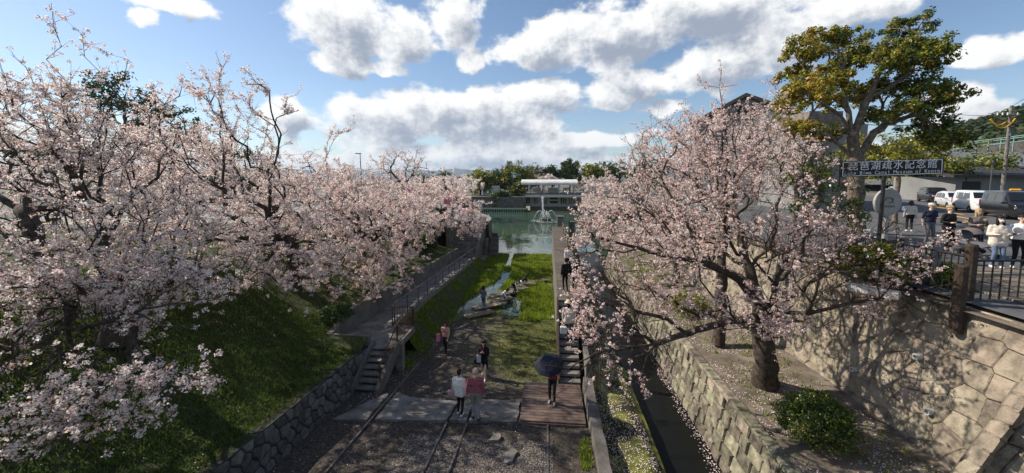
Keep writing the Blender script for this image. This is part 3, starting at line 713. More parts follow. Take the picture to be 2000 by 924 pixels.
# wing wall of the bridge, nearest the camera
wA, wB, wC, wD = atd(1880, 935, 7.5), atd(2012, 755, 7.4), atd(2300, 935, 6.3), atd(2360, 700, 6.2)
wA, wC = wA + (wA - wB) * .9, wC + (wC - wD) * .9
def wing_fn(u, v, d):
    s, t = u / 3.4, v / 4.2; p = wA.lerp(wB, t).lerp(wC.lerp(wD, t), s); n = (wB - wA).cross(wC - wA).normalized()
    if n.x > 0: n = -n
    return p + n * d
WW = wall_body('wing_wall', lambda u, v, d: wing_fn(u, v, d - .03), 3.4, 4.2, 8, 6, 'mortar_tan', label='rough stone wing wall in the bottom corner close to the bridge', cat='wall')
for c in voronoi(3.4, 4.2, .62, .55, 9, jit=.3): stone(c, wing_fn, .015, .07, .06, rr, WW, 'stone_tan')
for k in range(11):
    p = wA.lerp(wB, .30 + k * .075); s_ = rr.uniform(.85, 1.15); V = []; n = 8
    ax = (wB - wA).normalized(); uu = Vector((.6, .6, .2)).normalized(); vv = ax.cross(uu).normalized(); uu = vv.cross(ax)
    for (h, q) in ((-.17, .75), (-.12, 1.), (.12, 1.), (.17, .75)):
        for i in range(n): a_ = 2 * math.pi * i / n; V.append(p + ax * h * s_ + (uu * math.cos(a_) * .30 + vv * math.sin(a_) * .13) * q * rr.uniform(.85, 1.1))
    MB().add(V, [(j * n + i, j * n + (i + 1) % n, (j + 1) * n + (i + 1) % n, (j + 1) * n + i) for j in range(3) for i in range(n)] + [tuple(range(n))[::-1], tuple(range(3 * n, 4 * n))]).build('quoin', 'stone_tan', WW)
# weep pipes in the bank
for (px, py, lb) in [(1798, 697, 'weep pipe in the masonry bank below the street fence'), (1672, 722, 'weep pipe in the masonry bank behind the round bush'), (1814, 804, 'lowest weep pipe in the masonry bank'), (1541, 640, 'weep pipe in the masonry bank just beside the cherry trunk')]:
    best = None
    for uu in np.linspace(.2, 12, 120):
        for vv in np.linspace(.03, .97, 60):
            p = tan_fn(uu, vv, .05); q = p - CAMP; de = q.dot(FWD); sx = PPX + FPX * q.dot(RGT) / de; sy = PPY - FPX * q.dot(UPV) / de
            e = (sx - px) ** 2 + (sy - py) ** 2
            if best is None or e < best[0]: best = (e, p)
    p = best[1]; nn = Vector((-.965, -.1, .05)).normalized()
    m = MB()
    ring = lambda c, r: [c + (Vector((0, 1, 0)) * math.cos(a) + Vector((0, 0, 1)) * math.sin(a)) * r for a in lin(0, 2 * math.pi, 13)[:-1]]
    V = ring(p - nn * .15, .075) + ring(p + nn * .12, .075) + ring(p + nn * .12, .052) + ring(p - nn * .1, .052); n = 12
    m.add(V, [(i * n + k, i * n + (k + 1) % n, (i + 1) * n + (k + 1) % n, (i + 1) * n + k) for i in range(3) for k in range(n)]); o = m.build('weep_pipe', 'pvc', label=lb, cat='pipe', group='weep pipes in the masonry bank')
# ------------------------------------------------------------------ trees
def grow(trunk, limbs, tips, seed, k_len=.35, step=.4, up=.15, sag=.0):
    """skeleton: trunk polyline, limb polylines, then every tip joins the cheapest node; returns pos, parent"""
    rr = random.Random(seed); pos = []; par = []; pl = []
    def addline(pts, parent):
        pts = [Vector(p) for p in pts]; last = parent
        if parent is None:
            pos.append(pts[0]); par.append(-1); pl.append(0.); last = 0; pts = pts[1:]
        for p in pts:
            a = pos[last]; L = (p - a).length; n = max(1, int(L / step))
            for k in range(1, n + 1):
                q = a.lerp(p, k / n)
                if k < n: q = q + Vector((rr.gauss(0, .02), rr.gauss(0, .02), rr.gauss(0, .02))) * min(2., L)
                pos.append(q); par.append(last); pl.append(pl[last] + (q - pos[last]).length); last = len(pos) - 1
        return last
    addline(trunk, None)
    first = max(1, len(pos) // 2)
    for lm in limbs:
        s = Vector(lm[0]); j = min(range(len(pos)), key=lambda i: (pos[i] - s).length); addline(lm[1:], j)
    P = np.array([tuple(p) for p in pos]); PL = np.array(pl)
    base = np.array(tuple(pos[first]))
    tips = sorted([np.array(tuple(t)) for t in tips], key=lambda t: np.linalg.norm(t - base) + rr.uniform(0, .8))
    for t in tips:
        d = np.linalg.norm(P - t, axis=1); c = d + k_len * PL; c[:first] += 3.
        j = int(np.argmin(c)); a = pos[j]; tv = Vector(t); L = (tv - a).length
        if L < .12: continue
        dirp = (a - pos[par[j]]).normalized() if par[j] >= 0 else Vector((0, 0, 1))
        ctrl = a + dirp * L * .35 + Vector((rr.gauss(0, .05), rr.gauss(0, .05), up + rr.gauss(0, .05))) * L
        n = max(1, int(L / step)); last = j; newp = []
        for k in range(1, n + 1):
            s = k / n; q = a * (1 - s) ** 2 + ctrl * (2 * s * (1 - s)) + tv * s * s
            q.z -= sag * L * s * s
            pos.append(q); par.append(last); pl.append(pl[last] + (q - pos[last]).length); last = len(pos) - 1; newp.append(tuple(q))
        P = np.vstack([P, newp]); PL = np.append(PL, pl[-n:])
    return pos, par
def radii(pos, par, r_tip, expo, r_base):
    n = len(pos); cnt = [0.] * n; kids = [[] for _ in range(n)]
    for i in range(n):
        if par[i] >= 0: kids[par[i]].append(i)
    for i in range(n - 1, -1, -1):
        if not kids[i]: cnt[i] = 1.
        if par[i] >= 0: cnt[par[i]] += cnt[i]
    r = [r_tip * c ** (1 / expo) for c in cnt]; s = r_base / r[0] if r_base else 1
    rm = max(r)
    r = [q * (1 + (s - 1) * min(1, (q / rm) ** .6)) if r_base else q for q in r]
    return r, kids
def wood_mesh(name, pos, par, r, kids, mat, extra=None, flare=1.35):
    V = []; F = []; M_ = []
    def tube(chain, rs):
        n = 9 if rs[0] > .1 else 6 if rs[0] > .03 else 4 if rs[0] > .012 else 3
        prev = None; o = len(V)
        for i, p in enumerate(chain):
            t = chain[min(i + 1, len(chain) - 1)] - chain[max(i - 1, 0)]; t = t.normalized() if t.length > 1e-8 else Vector((0, 0, 1))
            if prev is None: u = t.orthogonal().normalized()
            else:
                u = prev - t * prev.dot(t); u = u.normalized() if u.length > 1e-6 else t.orthogonal().normalized()
            prev = u; w = t.cross(u)
            for k in range(n):
                a = 2 * math.pi * k / n; rad = rs[i]
                if rad > .1: rad *= 1 + .16 * mnoise.noise(p * 2.2 + Vector((k * 1.7, 0, 0)))
                V.append(p + (u * math.cos(a) + w * math.sin(a)) * rad)
        for i in range(len(chain) - 1):
            for k in range(n): F.append((o + i * n + k, o + i * n + (k + 1) % n, o + (i + 1) * n + (k + 1) % n, o + (i + 1) * n + k))
    stack = [0]
    while stack:
        s = stack.pop(); ch = [s]; i = s
        while kids[i]:
            ks = sorted(kids[i], key=lambda q: -r[q]); ch.append(ks[0]); stack += ks[1:]; i = ks[0]
        pts = [pos[q] for q in ch]; rs = [r[q] for q in ch]
        if par[s] >= 0: pts = [pos[par[s]]] + pts; rs = [min(r[par[s]] * .9, rs[0] * 1.15)] + rs
        else:
            rs[0] *= flare
            if len(rs) > 2: rs[1] *= 1 + (flare - 1) * .3
        rs[-1] *= .5
        if len(pts) > 1: tube(pts, rs)
    V = np.array([tuple(v) for v in V]); F = np.array(F)
    if extra is not None and len(extra[0]):        # twigs: start, end, radius -> 3 sided spikes
        A, Bq, rad = extra; n = len(A); D = Bq - A; L = np.linalg.norm(D, axis=1, keepdims=True); D = D / L
        U = np.cross(D, np.array([.3, .5, .81])); U /= np.linalg.norm(U, axis=1, keepdims=True); W = np.cross(D, U)
        ring = []
        for c, rs in ((A, rad), (Bq, rad * .45)):
            for k in range(3):
                a = 2 * math.pi * k / 3; ring.append(c + (U * math.cos(a) + W * math.sin(a)) * rs[:, None])
        TV = np.stack(ring, 1).reshape(-1, 3); o = len(V) + np.arange(n)[:, None] * 6
        TF = np.concatenate([o + np.array([[k, (k + 1) % 3, 3 + (k + 1) % 3, 3 + k]]) for k in range(3)], 0)
        V = np.vstack([V, TV]); F = np.vstack([F, TF])
    return mesh_np(name, V, F, [mat], smooth=True)
def leaf_quads(C, rng, size, spread, per, up=.25, aspect=1., fold=.25, droop=0.):
    """C (n,3) clump centres -> quads, 'per' each, in a ball of radius spread"""
    n = len(C) * per; cc = np.repeat(C, per, 0)
    o = rng.normal(size=(n, 3)); o /= np.linalg.norm(o, axis=1, keepdims=True); rad = rng.random((n, 1)) ** .45
    sp = np.repeat(spread, per)[:, None] if np.ndim(spread) else spread
    p = cc + o * rad * sp * np.array([1, 1, .8]); p[:, 2] -= droop * rng.random(n)
    nv = o * .9 + rng.normal(size=(n, 3)) * .55 + np.array([0, 0, up]); nv /= np.linalg.norm(nv, axis=1, keepdims=True)
    u = np.cross(nv, rng.normal(size=(n, 3))); u /= np.linalg.norm(u, axis=1, keepdims=True); w = np.cross(nv, u)
    s = size * (.7 + .6 * rng.random((n, 1)))
    a, b = u * s * aspect, w * s
    f = nv * s * fold
    V = np.stack([p - a + f, p - b * rng.uniform(.75, 1.05, (n, 1)) - f * .4, p + a + f, p + b * rng.uniform(.75, 1.05, (n, 1)) - f * .4], 1).reshape(-1, 3)
    F = np.arange(n * 4).reshape(n, 4)
    return V, F
def ell(px, py, dep, rx, ry, rd, n, rr, hollow=.35):
    out = []; sx, sy_ = rx * dep / FPX, ry * dep / FPX; c = atd(px, py, dep)
    while len(out) < n:
        v = Vector((rr.uniform(-1, 1), rr.uniform(-1, 1), rr.uniform(-1, 1))); L = v.length
        if L > 1 or L < hollow * rr.random(): continue
        out.append(c + RGT * (v.x * sx) + Vector((0, 0, v.y * sy_)) + Vector((-_sy, _cy, 0)) * (v.z * rd))
    return out
def blossom_tree(name, label, base, trunk, limbs, tips, seed, size=.023, per=11, twig_n=2.0, r_base=.3, clump=.075, bark='bark', mix=(.50, .30, .08, .12),
                 twig_len=.45, thin=.03, dens=1.0, group='cherry trees', k_len=.35, up=.12, cat='tree', sag=.02, bare=0., gapscale=.55, gap=.16, upb=.18, nq=(.25, .55, .85, 1.0), barel=(), r_tip=.0055):
    rng = np.random.default_rng(seed)
    pos, par = grow(trunk, limbs, tips, seed, k_len=k_len, up=up, sag=sag)
    n0 = len(pos); rq = random.Random(seed)
    for ln_ in barel:                       # twigs that carry no flowers
        ln_ = [Vector(p) for p in ln_]; last = min(range(len(pos)), key=lambda i: (pos[i] - ln_[0]).length)
        for p in ln_[1:]:
            a_ = pos[last].copy(); n_ = max(2, int((p - a_).length / .22))
            for k in range(1, n_ + 1):
                pos.append(a_.lerp(p, k / n_) + Vector((rq.gauss(0, .018), rq.gauss(0, .018), rq.gauss(0, .018)))); par.append(last); last = len(pos) - 1
                if rq.random() < .5:
                    tw = pos[last] + Vector((rq.gauss(0, .16), rq.gauss(0, .16), rq.gauss(.02, .14))); pos.append(tw); par.append(last)
    r, kids = radii(pos, par, r_tip, 2.35, r_base)
    base = Vector(base); E = empty(name, base, label=label, cat=cat, group=group)
    thin = max(thin, float(np.quantile(r[:n0], .72)))
    thinn = [i for i in range(n0) if r[i] < thin and par[i] >= 0]
    A = np.array([tuple(pos[i]) for i in thinn]); Pp = np.array([tuple(pos[par[i]]) for i in thinn]); D = A - Pp
    D /= np.maximum(1e-6, np.linalg.norm(D, axis=1, keepdims=True))
    # twigs
    k = int(len(thinn) * twig_n); idx = rng.integers(0, len(thinn), k); st = A[idx] + (Pp[idx] - A[idx]) * rng.random((k, 1))
    dv = D[idx] * .8 + rng.normal(size=(k, 3)) * .55 + np.array([0, 0, upb]); dv /= np.linalg.norm(dv, axis=1, keepdims=True)
    ln = twig_len * (.4 + .9 * rng.random((k, 1))); en = st + dv * ln
    rad = np.full(k, .0045) * (1 + rng.random(k) * .5)
    off = np.array(tuple(base))
    me = wood_mesh('trunk', pos, par, r, kids, bark, (st, en, rad))
    co = np.empty(len(me.vertices) * 3, np.float32); me.vertices.foreach_get('co', co); me.vertices.foreach_set('co', (co.reshape(-1, 3) - off).ravel().astype(np.float32)); me.update()
    link('trunk', me, E)
    # clumps on twigs and on thin branches
    cl = []
    for q in nq: cl.append(st + dv * ln * (q + rng.normal(size=(k, 1)) * .06))
    cl.append(A + (Pp - A) * rng.random((len(A), 1)))
    C = np.vstack(cl)
    # natural gaps: whole sprays without flowers
    g = np.array([mnoise.noise(Vector(c) * gapscale) + .5 * mnoise.noise(Vector(c) * gapscale * 2.7) for c in C]); keep = (g > -gap) & (rng.random(len(C)) < dens * (1 - bare))
    C = C[keep] + rng.normal(size=(keep.sum(), 3)) * .02
    V, F = leaf_quads(C, rng, size, clump * (.7 + .6 * rng.random(len(C))), per)
    tone = np.repeat(rng.random(len(C)), per); u = rng.random(len(F)); mi = np.zeros(len(F), int)
    w0, w1, w2, w3 = mix; w0b = w0 + (tone - .5) * .4
    mi[u > w0b] = 1; mi[u > w0 + w1] = 2; mi[u > w0 + w1 + w2] = 3
    link('crown', mesh_np('crown', V - off, F, ['petal_white', 'petal_pink', 'petal_deep', 'bronze'], mi), E)
    return E, len(F)
NFLOW = 0
# --- the big cherry on the right terrace
rr = random.Random(1)
b = at(1495, 748, 2.62)
tr = [b, atd(1493, 690, 11.9), atd(1490, 612, 11.9)]
lim = [[atd(1490, 612, 11.9), atd(1445, 548, 11.9), atd(1380, 515, 11.4), atd(1300, 500, 10.8), atd(1220, 478, 10.4), atd(1160, 462, 10.1)],
       [atd(1490, 612, 11.9), atd(1420, 627, 11.2), atd(1340, 652, 10.5), atd(1292, 668, 10.1)],
       [atd(1490, 612, 11.9), atd(1580, 612, 11.3), atd(1660, 592, 10.7), atd(1750, 577, 10.2)],
       [atd(1490, 612, 11.9), atd(1532, 520, 12.3), atd(1562, 440, 12.6), atd(1580, 365, 12.8)],
       [atd(1490, 612, 11.9), atd(1452, 500, 12.4), atd(1432, 400, 12.8), atd(1420, 300, 13.0), atd(1412, 215, 13.1)],
       [atd(1380, 515, 11.4), atd(1335, 425, 11.9), atd(1290, 345, 12.3)],
       [atd(1580, 612, 11.3), atd(1600, 540, 11), atd(1660, 480, 10.8), atd(1720, 455, 10.6)]]
tips = ell(1400, 360, 12.6, 215, 150, 3.2, 560, rr) + ell(1440, 290, 12.8, 130, 90, 2.2, 110, rr) + ell(1245, 470, 11, 135, 105, 2.2, 150, rr) + ell(1650, 480, 11.2, 165, 70, 2.2, 190, rr) \
     + ell(1175, 600, 9.8, 78, 75, 1.0, 90, rr) + ell(1230, 700, 9.6, 95, 70, .8, 52, rr) + ell(1470, 620, 11, 110, 40, 1.2, 75, rr) + ell(1610, 580, 10.8, 100, 36, 1.2, 60, rr) + ell(1160, 480, 10.2, 50, 80, 1.2, 60, rr) + ell(1500, 500, 11.5, 220, 70, 2.5, 150, rr) + ell(1310, 600, 10.4, 150, 55, 1.3, 85, rr)
tips += [atd(*q) for q in [(1410, 135, 13), (1405, 170, 13), (1362, 165, 13), (1335, 195, 13), (1440, 165, 13), (1300, 240, 12.6), (1502, 155, 12.8), (1520, 180, 12.8), (1490, 205, 12.6), (1560, 240, 12.6), (1130, 430, 10), (1115, 470, 9.9), (1110, 500, 9.9), (1830, 470, 10.2), (1800, 500, 10), (1775, 440, 10.4), (1850, 520, 9.4), (1890, 545, 9), (1130, 560, 9.6)]]
_, q = blossom_tree('cherry_tree', 'spreading pink cherry tree on the terrace in front of the masonry bank', b, tr, lim, tips, 41, size=.021, per=10, r_tip=.0068, r_base=.31, mix=(.34, .40, .12, .14), twig_n=2.6, clump=.058, upb=.5, twig_len=.55, gap=.07, barel=[[atd(*q) for q in l] for l in [[(1292, 668, 10.1), (1225, 680, 9.6), (1165, 690, 9.1), (1110, 755, 8.7), (1075, 780, 8.5)], [(1165, 690, 9.1), (1110, 722, 8.8), (1060, 712, 8.6)], [(1165, 690, 9.1), (1150, 740, 8.9), (1135, 800, 8.7)], [(1750, 577, 10.2), (1830, 560, 9.6), (1900, 545, 9.2), (1985, 566, 8.9)], [(1800, 520, 10), (1850, 600, 9.2), (1905, 585, 9.0)], [(1750, 577, 10.2), (1790, 600, 9.8), (1840, 632, 9.3)], [(1225, 680, 9.6), (1290, 780, 9.1), (1320, 810, 8.9)]]])
NFLOW += q
# --- smaller cherries further along the terrace
for (px, py, z, crown, lab, sd_) in [
        (1402, 672, 2.6, [(1330, 400, 16.5, 120, 110, 2.5, 160), (1430, 300, 17, 130, 90, 2.5, 170), (1500, 260, 18, 60, 60, 2, 50)], 'slimmer cherry tree on the terrace behind the spreading pink one', 51),
        (1318, 560, 2.6, [(1240, 420, 25, 90, 80, 3, 150), (1270, 320, 26, 70, 60, 3, 90)], 'cherry tree beside the channel in front of the sluice', 52),
        (1290, 505, 2.6, [(1190, 400, 38, 60, 45, 4, 110), (1280, 300, 36, 60, 60, 3, 60)], 'farther cherry tree by the channel close to the pond', 53)]:
    b = at(px, py, z); rr = random.Random(sd_); tips = []
    for c in crown: tips += ell(*c, rr)
    top = sum((t for t in tips), Vector()) / len(tips); mid = Vector((b.x, b.y, b.z + 2.0))
    _, q = blossom_tree('cherry_tree', lab, b, [b, b + Vector((.1, 0, 1)), mid], [[mid, mid.lerp(top, .5) + Vector((.3, 0, .5)), top]], tips, sd_, size=.028 if sd_ == 51 else .04, per=7, r_base=.2, mix=(.42, .33, .09, .16), twig_n=1.7, clump=.10, twig_len=.5)
    NFLOW += q
# --- left row
def left_tree(lab, bx, by, crown, extra, sd_, limbs=None, size=.025, per=10, r_base=.32, twig_n=2.0, clump=.085, hub=2.2, mix=(.56, .27, .05, .12), dens=1., lean=(0, 0), group='cherry trees', twig_len=.45, zb=None, k_len=.35, nq=(.25, .55, .85, 1.0), barel=()):
    global NFLOW
    b = Vector((bx, by, (lawn_z(bx, by) if zb is None else zb) - .05)); rr = random.Random(sd_); tips = []
    for c in crown: tips += ell(*c, rr)
    tips += [atd(*q) for q in extra]
    mid = b + Vector((lean[0], lean[1], hub)); L = []
    for l in (limbs or []): L.append([mid] + [atd(*q) for q in l])
    if not L:
        for k in range(5):
            a = k * 1.26 + sd_; L.append([mid, mid + Vector((math.cos(a) * 1.1, math.sin(a) * 1.1, .9)), mid + Vector((math.cos(a) * 2.4, math.sin(a) * 2.4, 1.9))])
    _, q = blossom_tree('cherry_tree', lab, b, [b, b.lerp(mid, .5) + Vector((.08, .05, 0)), mid], L, tips, sd_, size=size, per=per, r_base=r_base, twig_n=twig_n, clump=clump, mix=mix, dens=dens, group=group, twig_len=twig_len, k_len=k_len, nq=nq, barel=[[atd(*q) for q in l] for l in barel])
    NFLOW += q
left_tree('big white cherry tree nearest the bridge with sprays hanging low over the lawn', -12.0, 9.4,
          [(120, 420, 9.5, 260, 190, 3.0, 330), (60, 640, 7.2, 190, 110, 1.6, 130), (230, 770, 7.0, 160, 80, .9, 75), (60, 850, 6.2, 110, 50, .6, 30), (330, 470, 11.0, 150, 130, 2.5, 170), (40, 240, 10, 150, 105, 2, 175), (210, 260, 10.6, 125, 95, 2, 150), (280, 560, 8.8, 170, 70, 1.2, 120), (120, 680, 7.6, 150, 70, 1.0, 70), (150, 540, 8.6, 200, 80, 1.5, 120)],
          [(100, 5, 10), (105, 50, 10), (120, 90, 10), (160, 60, 10), (165, 110, 10), (140, 150, 10), (210, 105, 10.2), (205, 150, 10.2), (90, 115, 9.8), (20, 105, 9.6), (50, 130, 9.6), (240, 160, 10.5), (250, 115, 10.4), (10, 150, 9), (410, 700, 7.2), (405, 760, 7.1), (390, 800, 7.0), (180, 880, 6.2), (150, 915, 6.1)],
          61, limbs=[[(150, 500, 9.4), (120, 380, 9.6), (95, 300, 9.8), (140, 210, 10)], [(170, 560, 8.6), (60, 500, 8.0), (-40, 420, 8)], [(330, 540, 10.2), (380, 420, 11)], [(200, 620, 8.2), (180, 700, 7.4), (230, 760, 7.0)], [(90, 600, 7.6), (20, 680, 7)]],
          size=.020, per=20, r_base=.34, clump=.078, twig_n=2.7, nq=(.4, 1.0), barel=[[(180, 640, 8.0), (260, 610, 7.8), (350, 590, 7.7), (480, 572, 7.6)], [(260, 610, 7.8), (330, 640, 7.6), (430, 630, 7.4)], [(260, 610, 7.8), (320, 570, 7.8), (400, 530, 7.8)]])
left_tree('white cherry tree with a bare leader standing second from the bridge', -12.2, 17.2,
          [(420, 400, 15, 210, 120, 3.2, 290), (430, 260, 15.5, 140, 120, 2.4, 170), (300, 330, 16, 140, 120, 3, 120), (480, 540, 13.5, 170, 60, 1.8, 90), (600, 470, 16, 110, 70, 2, 90)],
          [(420, 100, 15.5), (430, 130, 15.5), (445, 115, 15.5), (480, 135, 15.5), (400, 140, 15.5), (560, 190, 15.5), (580, 185, 15.5), (585, 215, 15.5), (520, 165, 15.5), (360, 180, 15.5), (310, 160, 15.5), (500, 180, 15.5), (540, 230, 15.5), (690, 250, 17), (650, 275, 17), (660, 560, 14), (620, 620, 13)],
          62, limbs=[[(440, 420, 15.2), (437, 330, 15.3), (432, 240, 15.4), (428, 150, 15.5)], [(400, 470, 14.5), (300, 400, 15), (240, 330, 15.5)], [(500, 480, 15), (580, 440, 16), (650, 370, 17)], [(500, 520, 14), (560, 560, 13.5)]],
          size=.025, per=14, clump=.09, twig_n=2.7, nq=(.3, .65, 1.0), mix=(.48, .32, .08, .12))
left_tree('pink tinged cherry tree drooping over the path wall third from the bridge', -12.6, 24.5,
          [(640, 412, 21, 170, 88, 3.5, 310), (700, 530, 20, 110, 60, 2.2, 130), (560, 430, 22, 120, 90, 3, 120), (740, 430, 23, 90, 80, 3, 100)],
          [(690, 600, 18.5), (640, 610, 18), (730, 590, 19), (670, 255, 21), (640, 275, 21), (790, 560, 21), (810, 540, 21.5)],
          63, size=.031, per=12, clump=.105, twig_n=2.5, twig_len=.5, mix=(.44, .33, .09, .14))
left_tree('cherry tree with white sprays hanging over the round shrub', -12.2, 31.5,
          [(740, 435, 28, 120, 80, 3.5, 260), (770, 500, 27, 65, 70, 2, 120), (820, 420, 31, 80, 60, 3, 90)],
          [(815, 590, 26), (800, 570, 26), (780, 600, 26)],
          64, size=.038, per=11, clump=.125, twig_n=2.3, twig_len=.55, mix=(.5, .3, .07, .13))
left_tree('cherry tree arching over the top of the long stair', -12.0, 42.5,
          [(860, 410, 38, 95, 50, 3, 240), (800, 395, 40, 90, 48, 4, 130), (905, 435, 36.5, 45, 26, 1.8, 70)],
          [(945, 440, 36), (935, 455, 36), (940, 430, 37)], 65, size=.056, per=9, clump=.17, twig_n=1.7, twig_len=.6, zb=4.05, hub=2.0, mix=(.46, .33, .08, .13))
left_tree('flat topped pale cherry tree rising above the others on the street', -20.0, 52.,
          [(780, 335, 50, 75, 50, 4, 120), (785, 310, 50, 50, 16, 2.5, 50)],
          [(735, 305, 50), (830, 315, 50)], 66, size=.055, per=7, clump=.17, twig_n=1.1, zb=4.05, hub=4, mix=(.6, .25, .03, .12), twig_len=.6)
left_tree('cherry tree on the street behind the pink banners', -16.5, 62.,
          [(850, 372, 58, 70, 32, 4, 170), (890, 365, 62, 40, 22, 3, 60)],
          [(868, 325, 58), (850, 335, 58), (885, 335, 58)], 67, size=.07, per=7, clump=.22, twig_n=1.4, zb=4.05, hub=2.4, mix=(.6, .25, .03, .12), twig_len=.7)
left_tree('low white cherry tree on the far left bank of the pond', -19., 88.,
          [(890, 360, 84, 55, 20, 5, 150)], [], 68, size=.10, per=6, clump=.32, twig_n=1.3, zb=4.05, hub=2., mix=(.7, .2, .02, .08), twig_len=.8)
# --- second row on the left to close the depth
left_tree('cherry tree behind the leader of the second tree', -20.5, 27.,
          [(330, 340, 30, 170, 100, 5, 260), (480, 360, 30, 120, 70, 4, 130)], [], 69, size=.042, per=8, clump=.15, twig_n=1.7, twig_len=.6, hub=2.6)
left_tree('cherry tree at the left edge behind the big white one', -21.5, 14.,
          [(30, 350, 20, 180, 130, 4, 260), (150, 300, 22, 120, 90, 4, 120)], [], 70, size=.034, per=9, clump=.12, twig_n=1.8, twig_len=.5, hub=2.6)
left_tree('cherry tree deep in the row behind the path wall', -19., 36.,
          [(600, 360, 38, 130, 70, 5, 240), (700, 375, 40, 100, 55, 5, 160)], [], 71, size=.05, per=8, clump=.18, twig_n=1.7, twig_len=.6, hub=2.4)

# --- leafy trees
def leafy_tree(name, label, base, trunk, limbs, tips, seed, leaf, per, clump, mats, w, r_base, bark='bark_grey', aspect=.55, twig_n=1.2, group=None, k_len=.3, up=.15, thin=.05, cat='tree', gap=.3, gapscale=.5, lit_side=None, trunkname='trunk', r_tip=.012):
    rng = np.random.default_rng(seed); base = Vector(base)
    pos, par = grow(trunk, limbs, tips, seed, k_len=k_len, up=up); r, kids = radii(pos, par, r_tip, 2.2, r_base)
    E = empty(name, base, label=label, cat=cat, group=group); off = np.array(tuple(base))
    me = wood_mesh('trunk', pos, par, r, kids, bark)
    co = np.empty(len(me.vertices) * 3, np.float32); me.vertices.foreach_get('co', co); me.vertices.foreach_set('co', (co.reshape(-1, 3) - off).ravel().astype(np.float32)); me.update()
    link('trunk', me, E)
    ends = [i for i in range(len(pos)) if r[i] < thin and par[i] >= 0]
    C = np.array([tuple(pos[i]) for i in ends]); C = np.vstack([C] + [C + rng.normal(size=C.shape) * clump * .8 for _ in range(max(0, round(twig_n)))])
    g = np.array([mnoise.noise(Vector(c) * gapscale) for c in C]); C = C[g > -gap]
    V, F = leaf_quads(C, rng, leaf, clump * (.6 + .8 * rng.random(len(C))), per, up=.45, aspect=aspect, fold=.15)
    cum = np.cumsum(w); u = rng.random(len(F)) + np.repeat(rng.normal(size=len(C)) * .16, per)
    if lit_side is not None: u = u + lit_side(V.reshape(-1, 4, 3)[:, 0, :])
    mi = np.clip(np.searchsorted(cum, np.clip(u, 0, .999)), 0, len(mats) - 1)
    link('crown', mesh_np('crown', V - off, F, mats, mi), E)
    return E
# the big evergreen with young orange leaves by the sign
b = Vector((16.2, 21.6, 6.25)); rr = random.Random(5); dp = 19.9
tr = [b, atd(1672, 380, dp), atd(1668, 310, dp), atd(1665, 270, dp)]
lim = [[atd(1665, 270, dp), atd(1640, 225, dp), atd(1590, 190, dp), atd(1555, 160, dp)], [atd(1665, 270, dp), atd(1690, 200, dp), atd(1720, 140, dp), atd(1760, 80, dp)],
       [atd(1668, 300, dp), atd(1730, 240, dp), atd(1790, 225, dp), atd(1825, 240, dp)], [atd(1665, 270, dp), atd(1650, 190, dp), atd(1640, 110, dp)], [atd(1690, 200, dp), atd(1770, 150, dp), atd(1820, 110, dp)],
       [atd(1668, 320, dp), atd(1620, 265, dp), atd(1570, 255, dp)]]
pads = [(1560, 100, 45, 22), (1600, 78, 55, 25), (1660, 70, 50, 24), (1640, 120, 50, 22), (1555, 150, 35, 30), (1585, 180, 50, 22), (1690, 110, 45, 26), (1775, 55, 50, 28), (1800, 95, 48, 26), (1745, 115, 45, 25), (1825, 110, 30, 24),
        (1770, 155, 55, 26), (1815, 180, 38, 24), (1700, 180, 55, 28), (1640, 185, 45, 24), (1560, 255, 40, 18), (1600, 265, 40, 14), (1820, 245, 38, 30), (1780, 215, 45, 22), (1840, 195, 22, 16), (1620, 150, 40, 20), (1720, 225, 35, 16), (1540, 205, 20, 14), (1850, 270, 20, 14)]
tips = []
for (px, py, rx, ry) in pads: tips += ell(px, py, dp + rr.uniform(-2.2, 2.2), rx * .92, ry * .85, .9, 22, rr, hollow=0)
leafy_tree('evergreen_tree', 'tall evergreen tree with orange young leaves rising behind the black sign', b, tr, lim, tips, 81, .080, 72, .29,
           ['leaf_orange', 'leaf_yellow', 'leaf_green', 'leaf_dark'], (.09, .33, .45, .13), .36, k_len=.25, twig_n=1, thin=.02, gap=.9, lit_side=lambda P: (P[:, 0] - 16.4) * .055)  # sunlit and shaded sides painted in: golden leaves left, dark leaves right
# lower yellow-green growth near the sign and beneath the big tree
for k, (px, py, dpp, rx, ry, rd, n_, lab, mt, w) in enumerate([
        (1760, 292, 24, 110, 32, 2.5, 60, 'broad yellow green shrub tree behind the black sign', ['leaf_yellow', 'leaf_green', 'leaf_olive'], (.4, .4, .2)),
        (1560, 330, 19, 55, 40, 1.5, 40, 'dark green shrub tree between the cherry and the evergreen trunk', ['leaf_green', 'leaf_dark', 'leaf_yellow'], (.45, .35, .2)),
        (1620, 400, 18, 60, 50, 1.5, 40, 'green shrub at the foot of the tall evergreen', ['leaf_green', 'leaf_dark', 'leaf_olive'], (.4, .3, .3)),
        (1890, 318, 45, 70, 12, 3, 40, 'clipped hedge tree behind the dark warehouse roof', ['leaf_green', 'leaf_yellow', 'leaf_dark'], (.5, .25, .25)),
        (1790, 335, 55, 70, 26, 3, 50, 'yellowish tree at the end of the parked cars', ['leaf_yellow', 'leaf_green', 'leaf_dark'], (.4, .35, .25))]):
    rr = random.Random(90 + k); c = atd(px, py, dpp); bb = Vector((c.x, c.y, street_z(c.x, c.y)))
    leafy_tree('shrub_tree', lab, bb, [bb, bb.lerp(c, .5), c], [], ell(px, py, dpp, rx, ry, rd, n_, rr), 90 + k, .07 * dpp / 19, 30, .34 * dpp / 20, mt, w, .12)
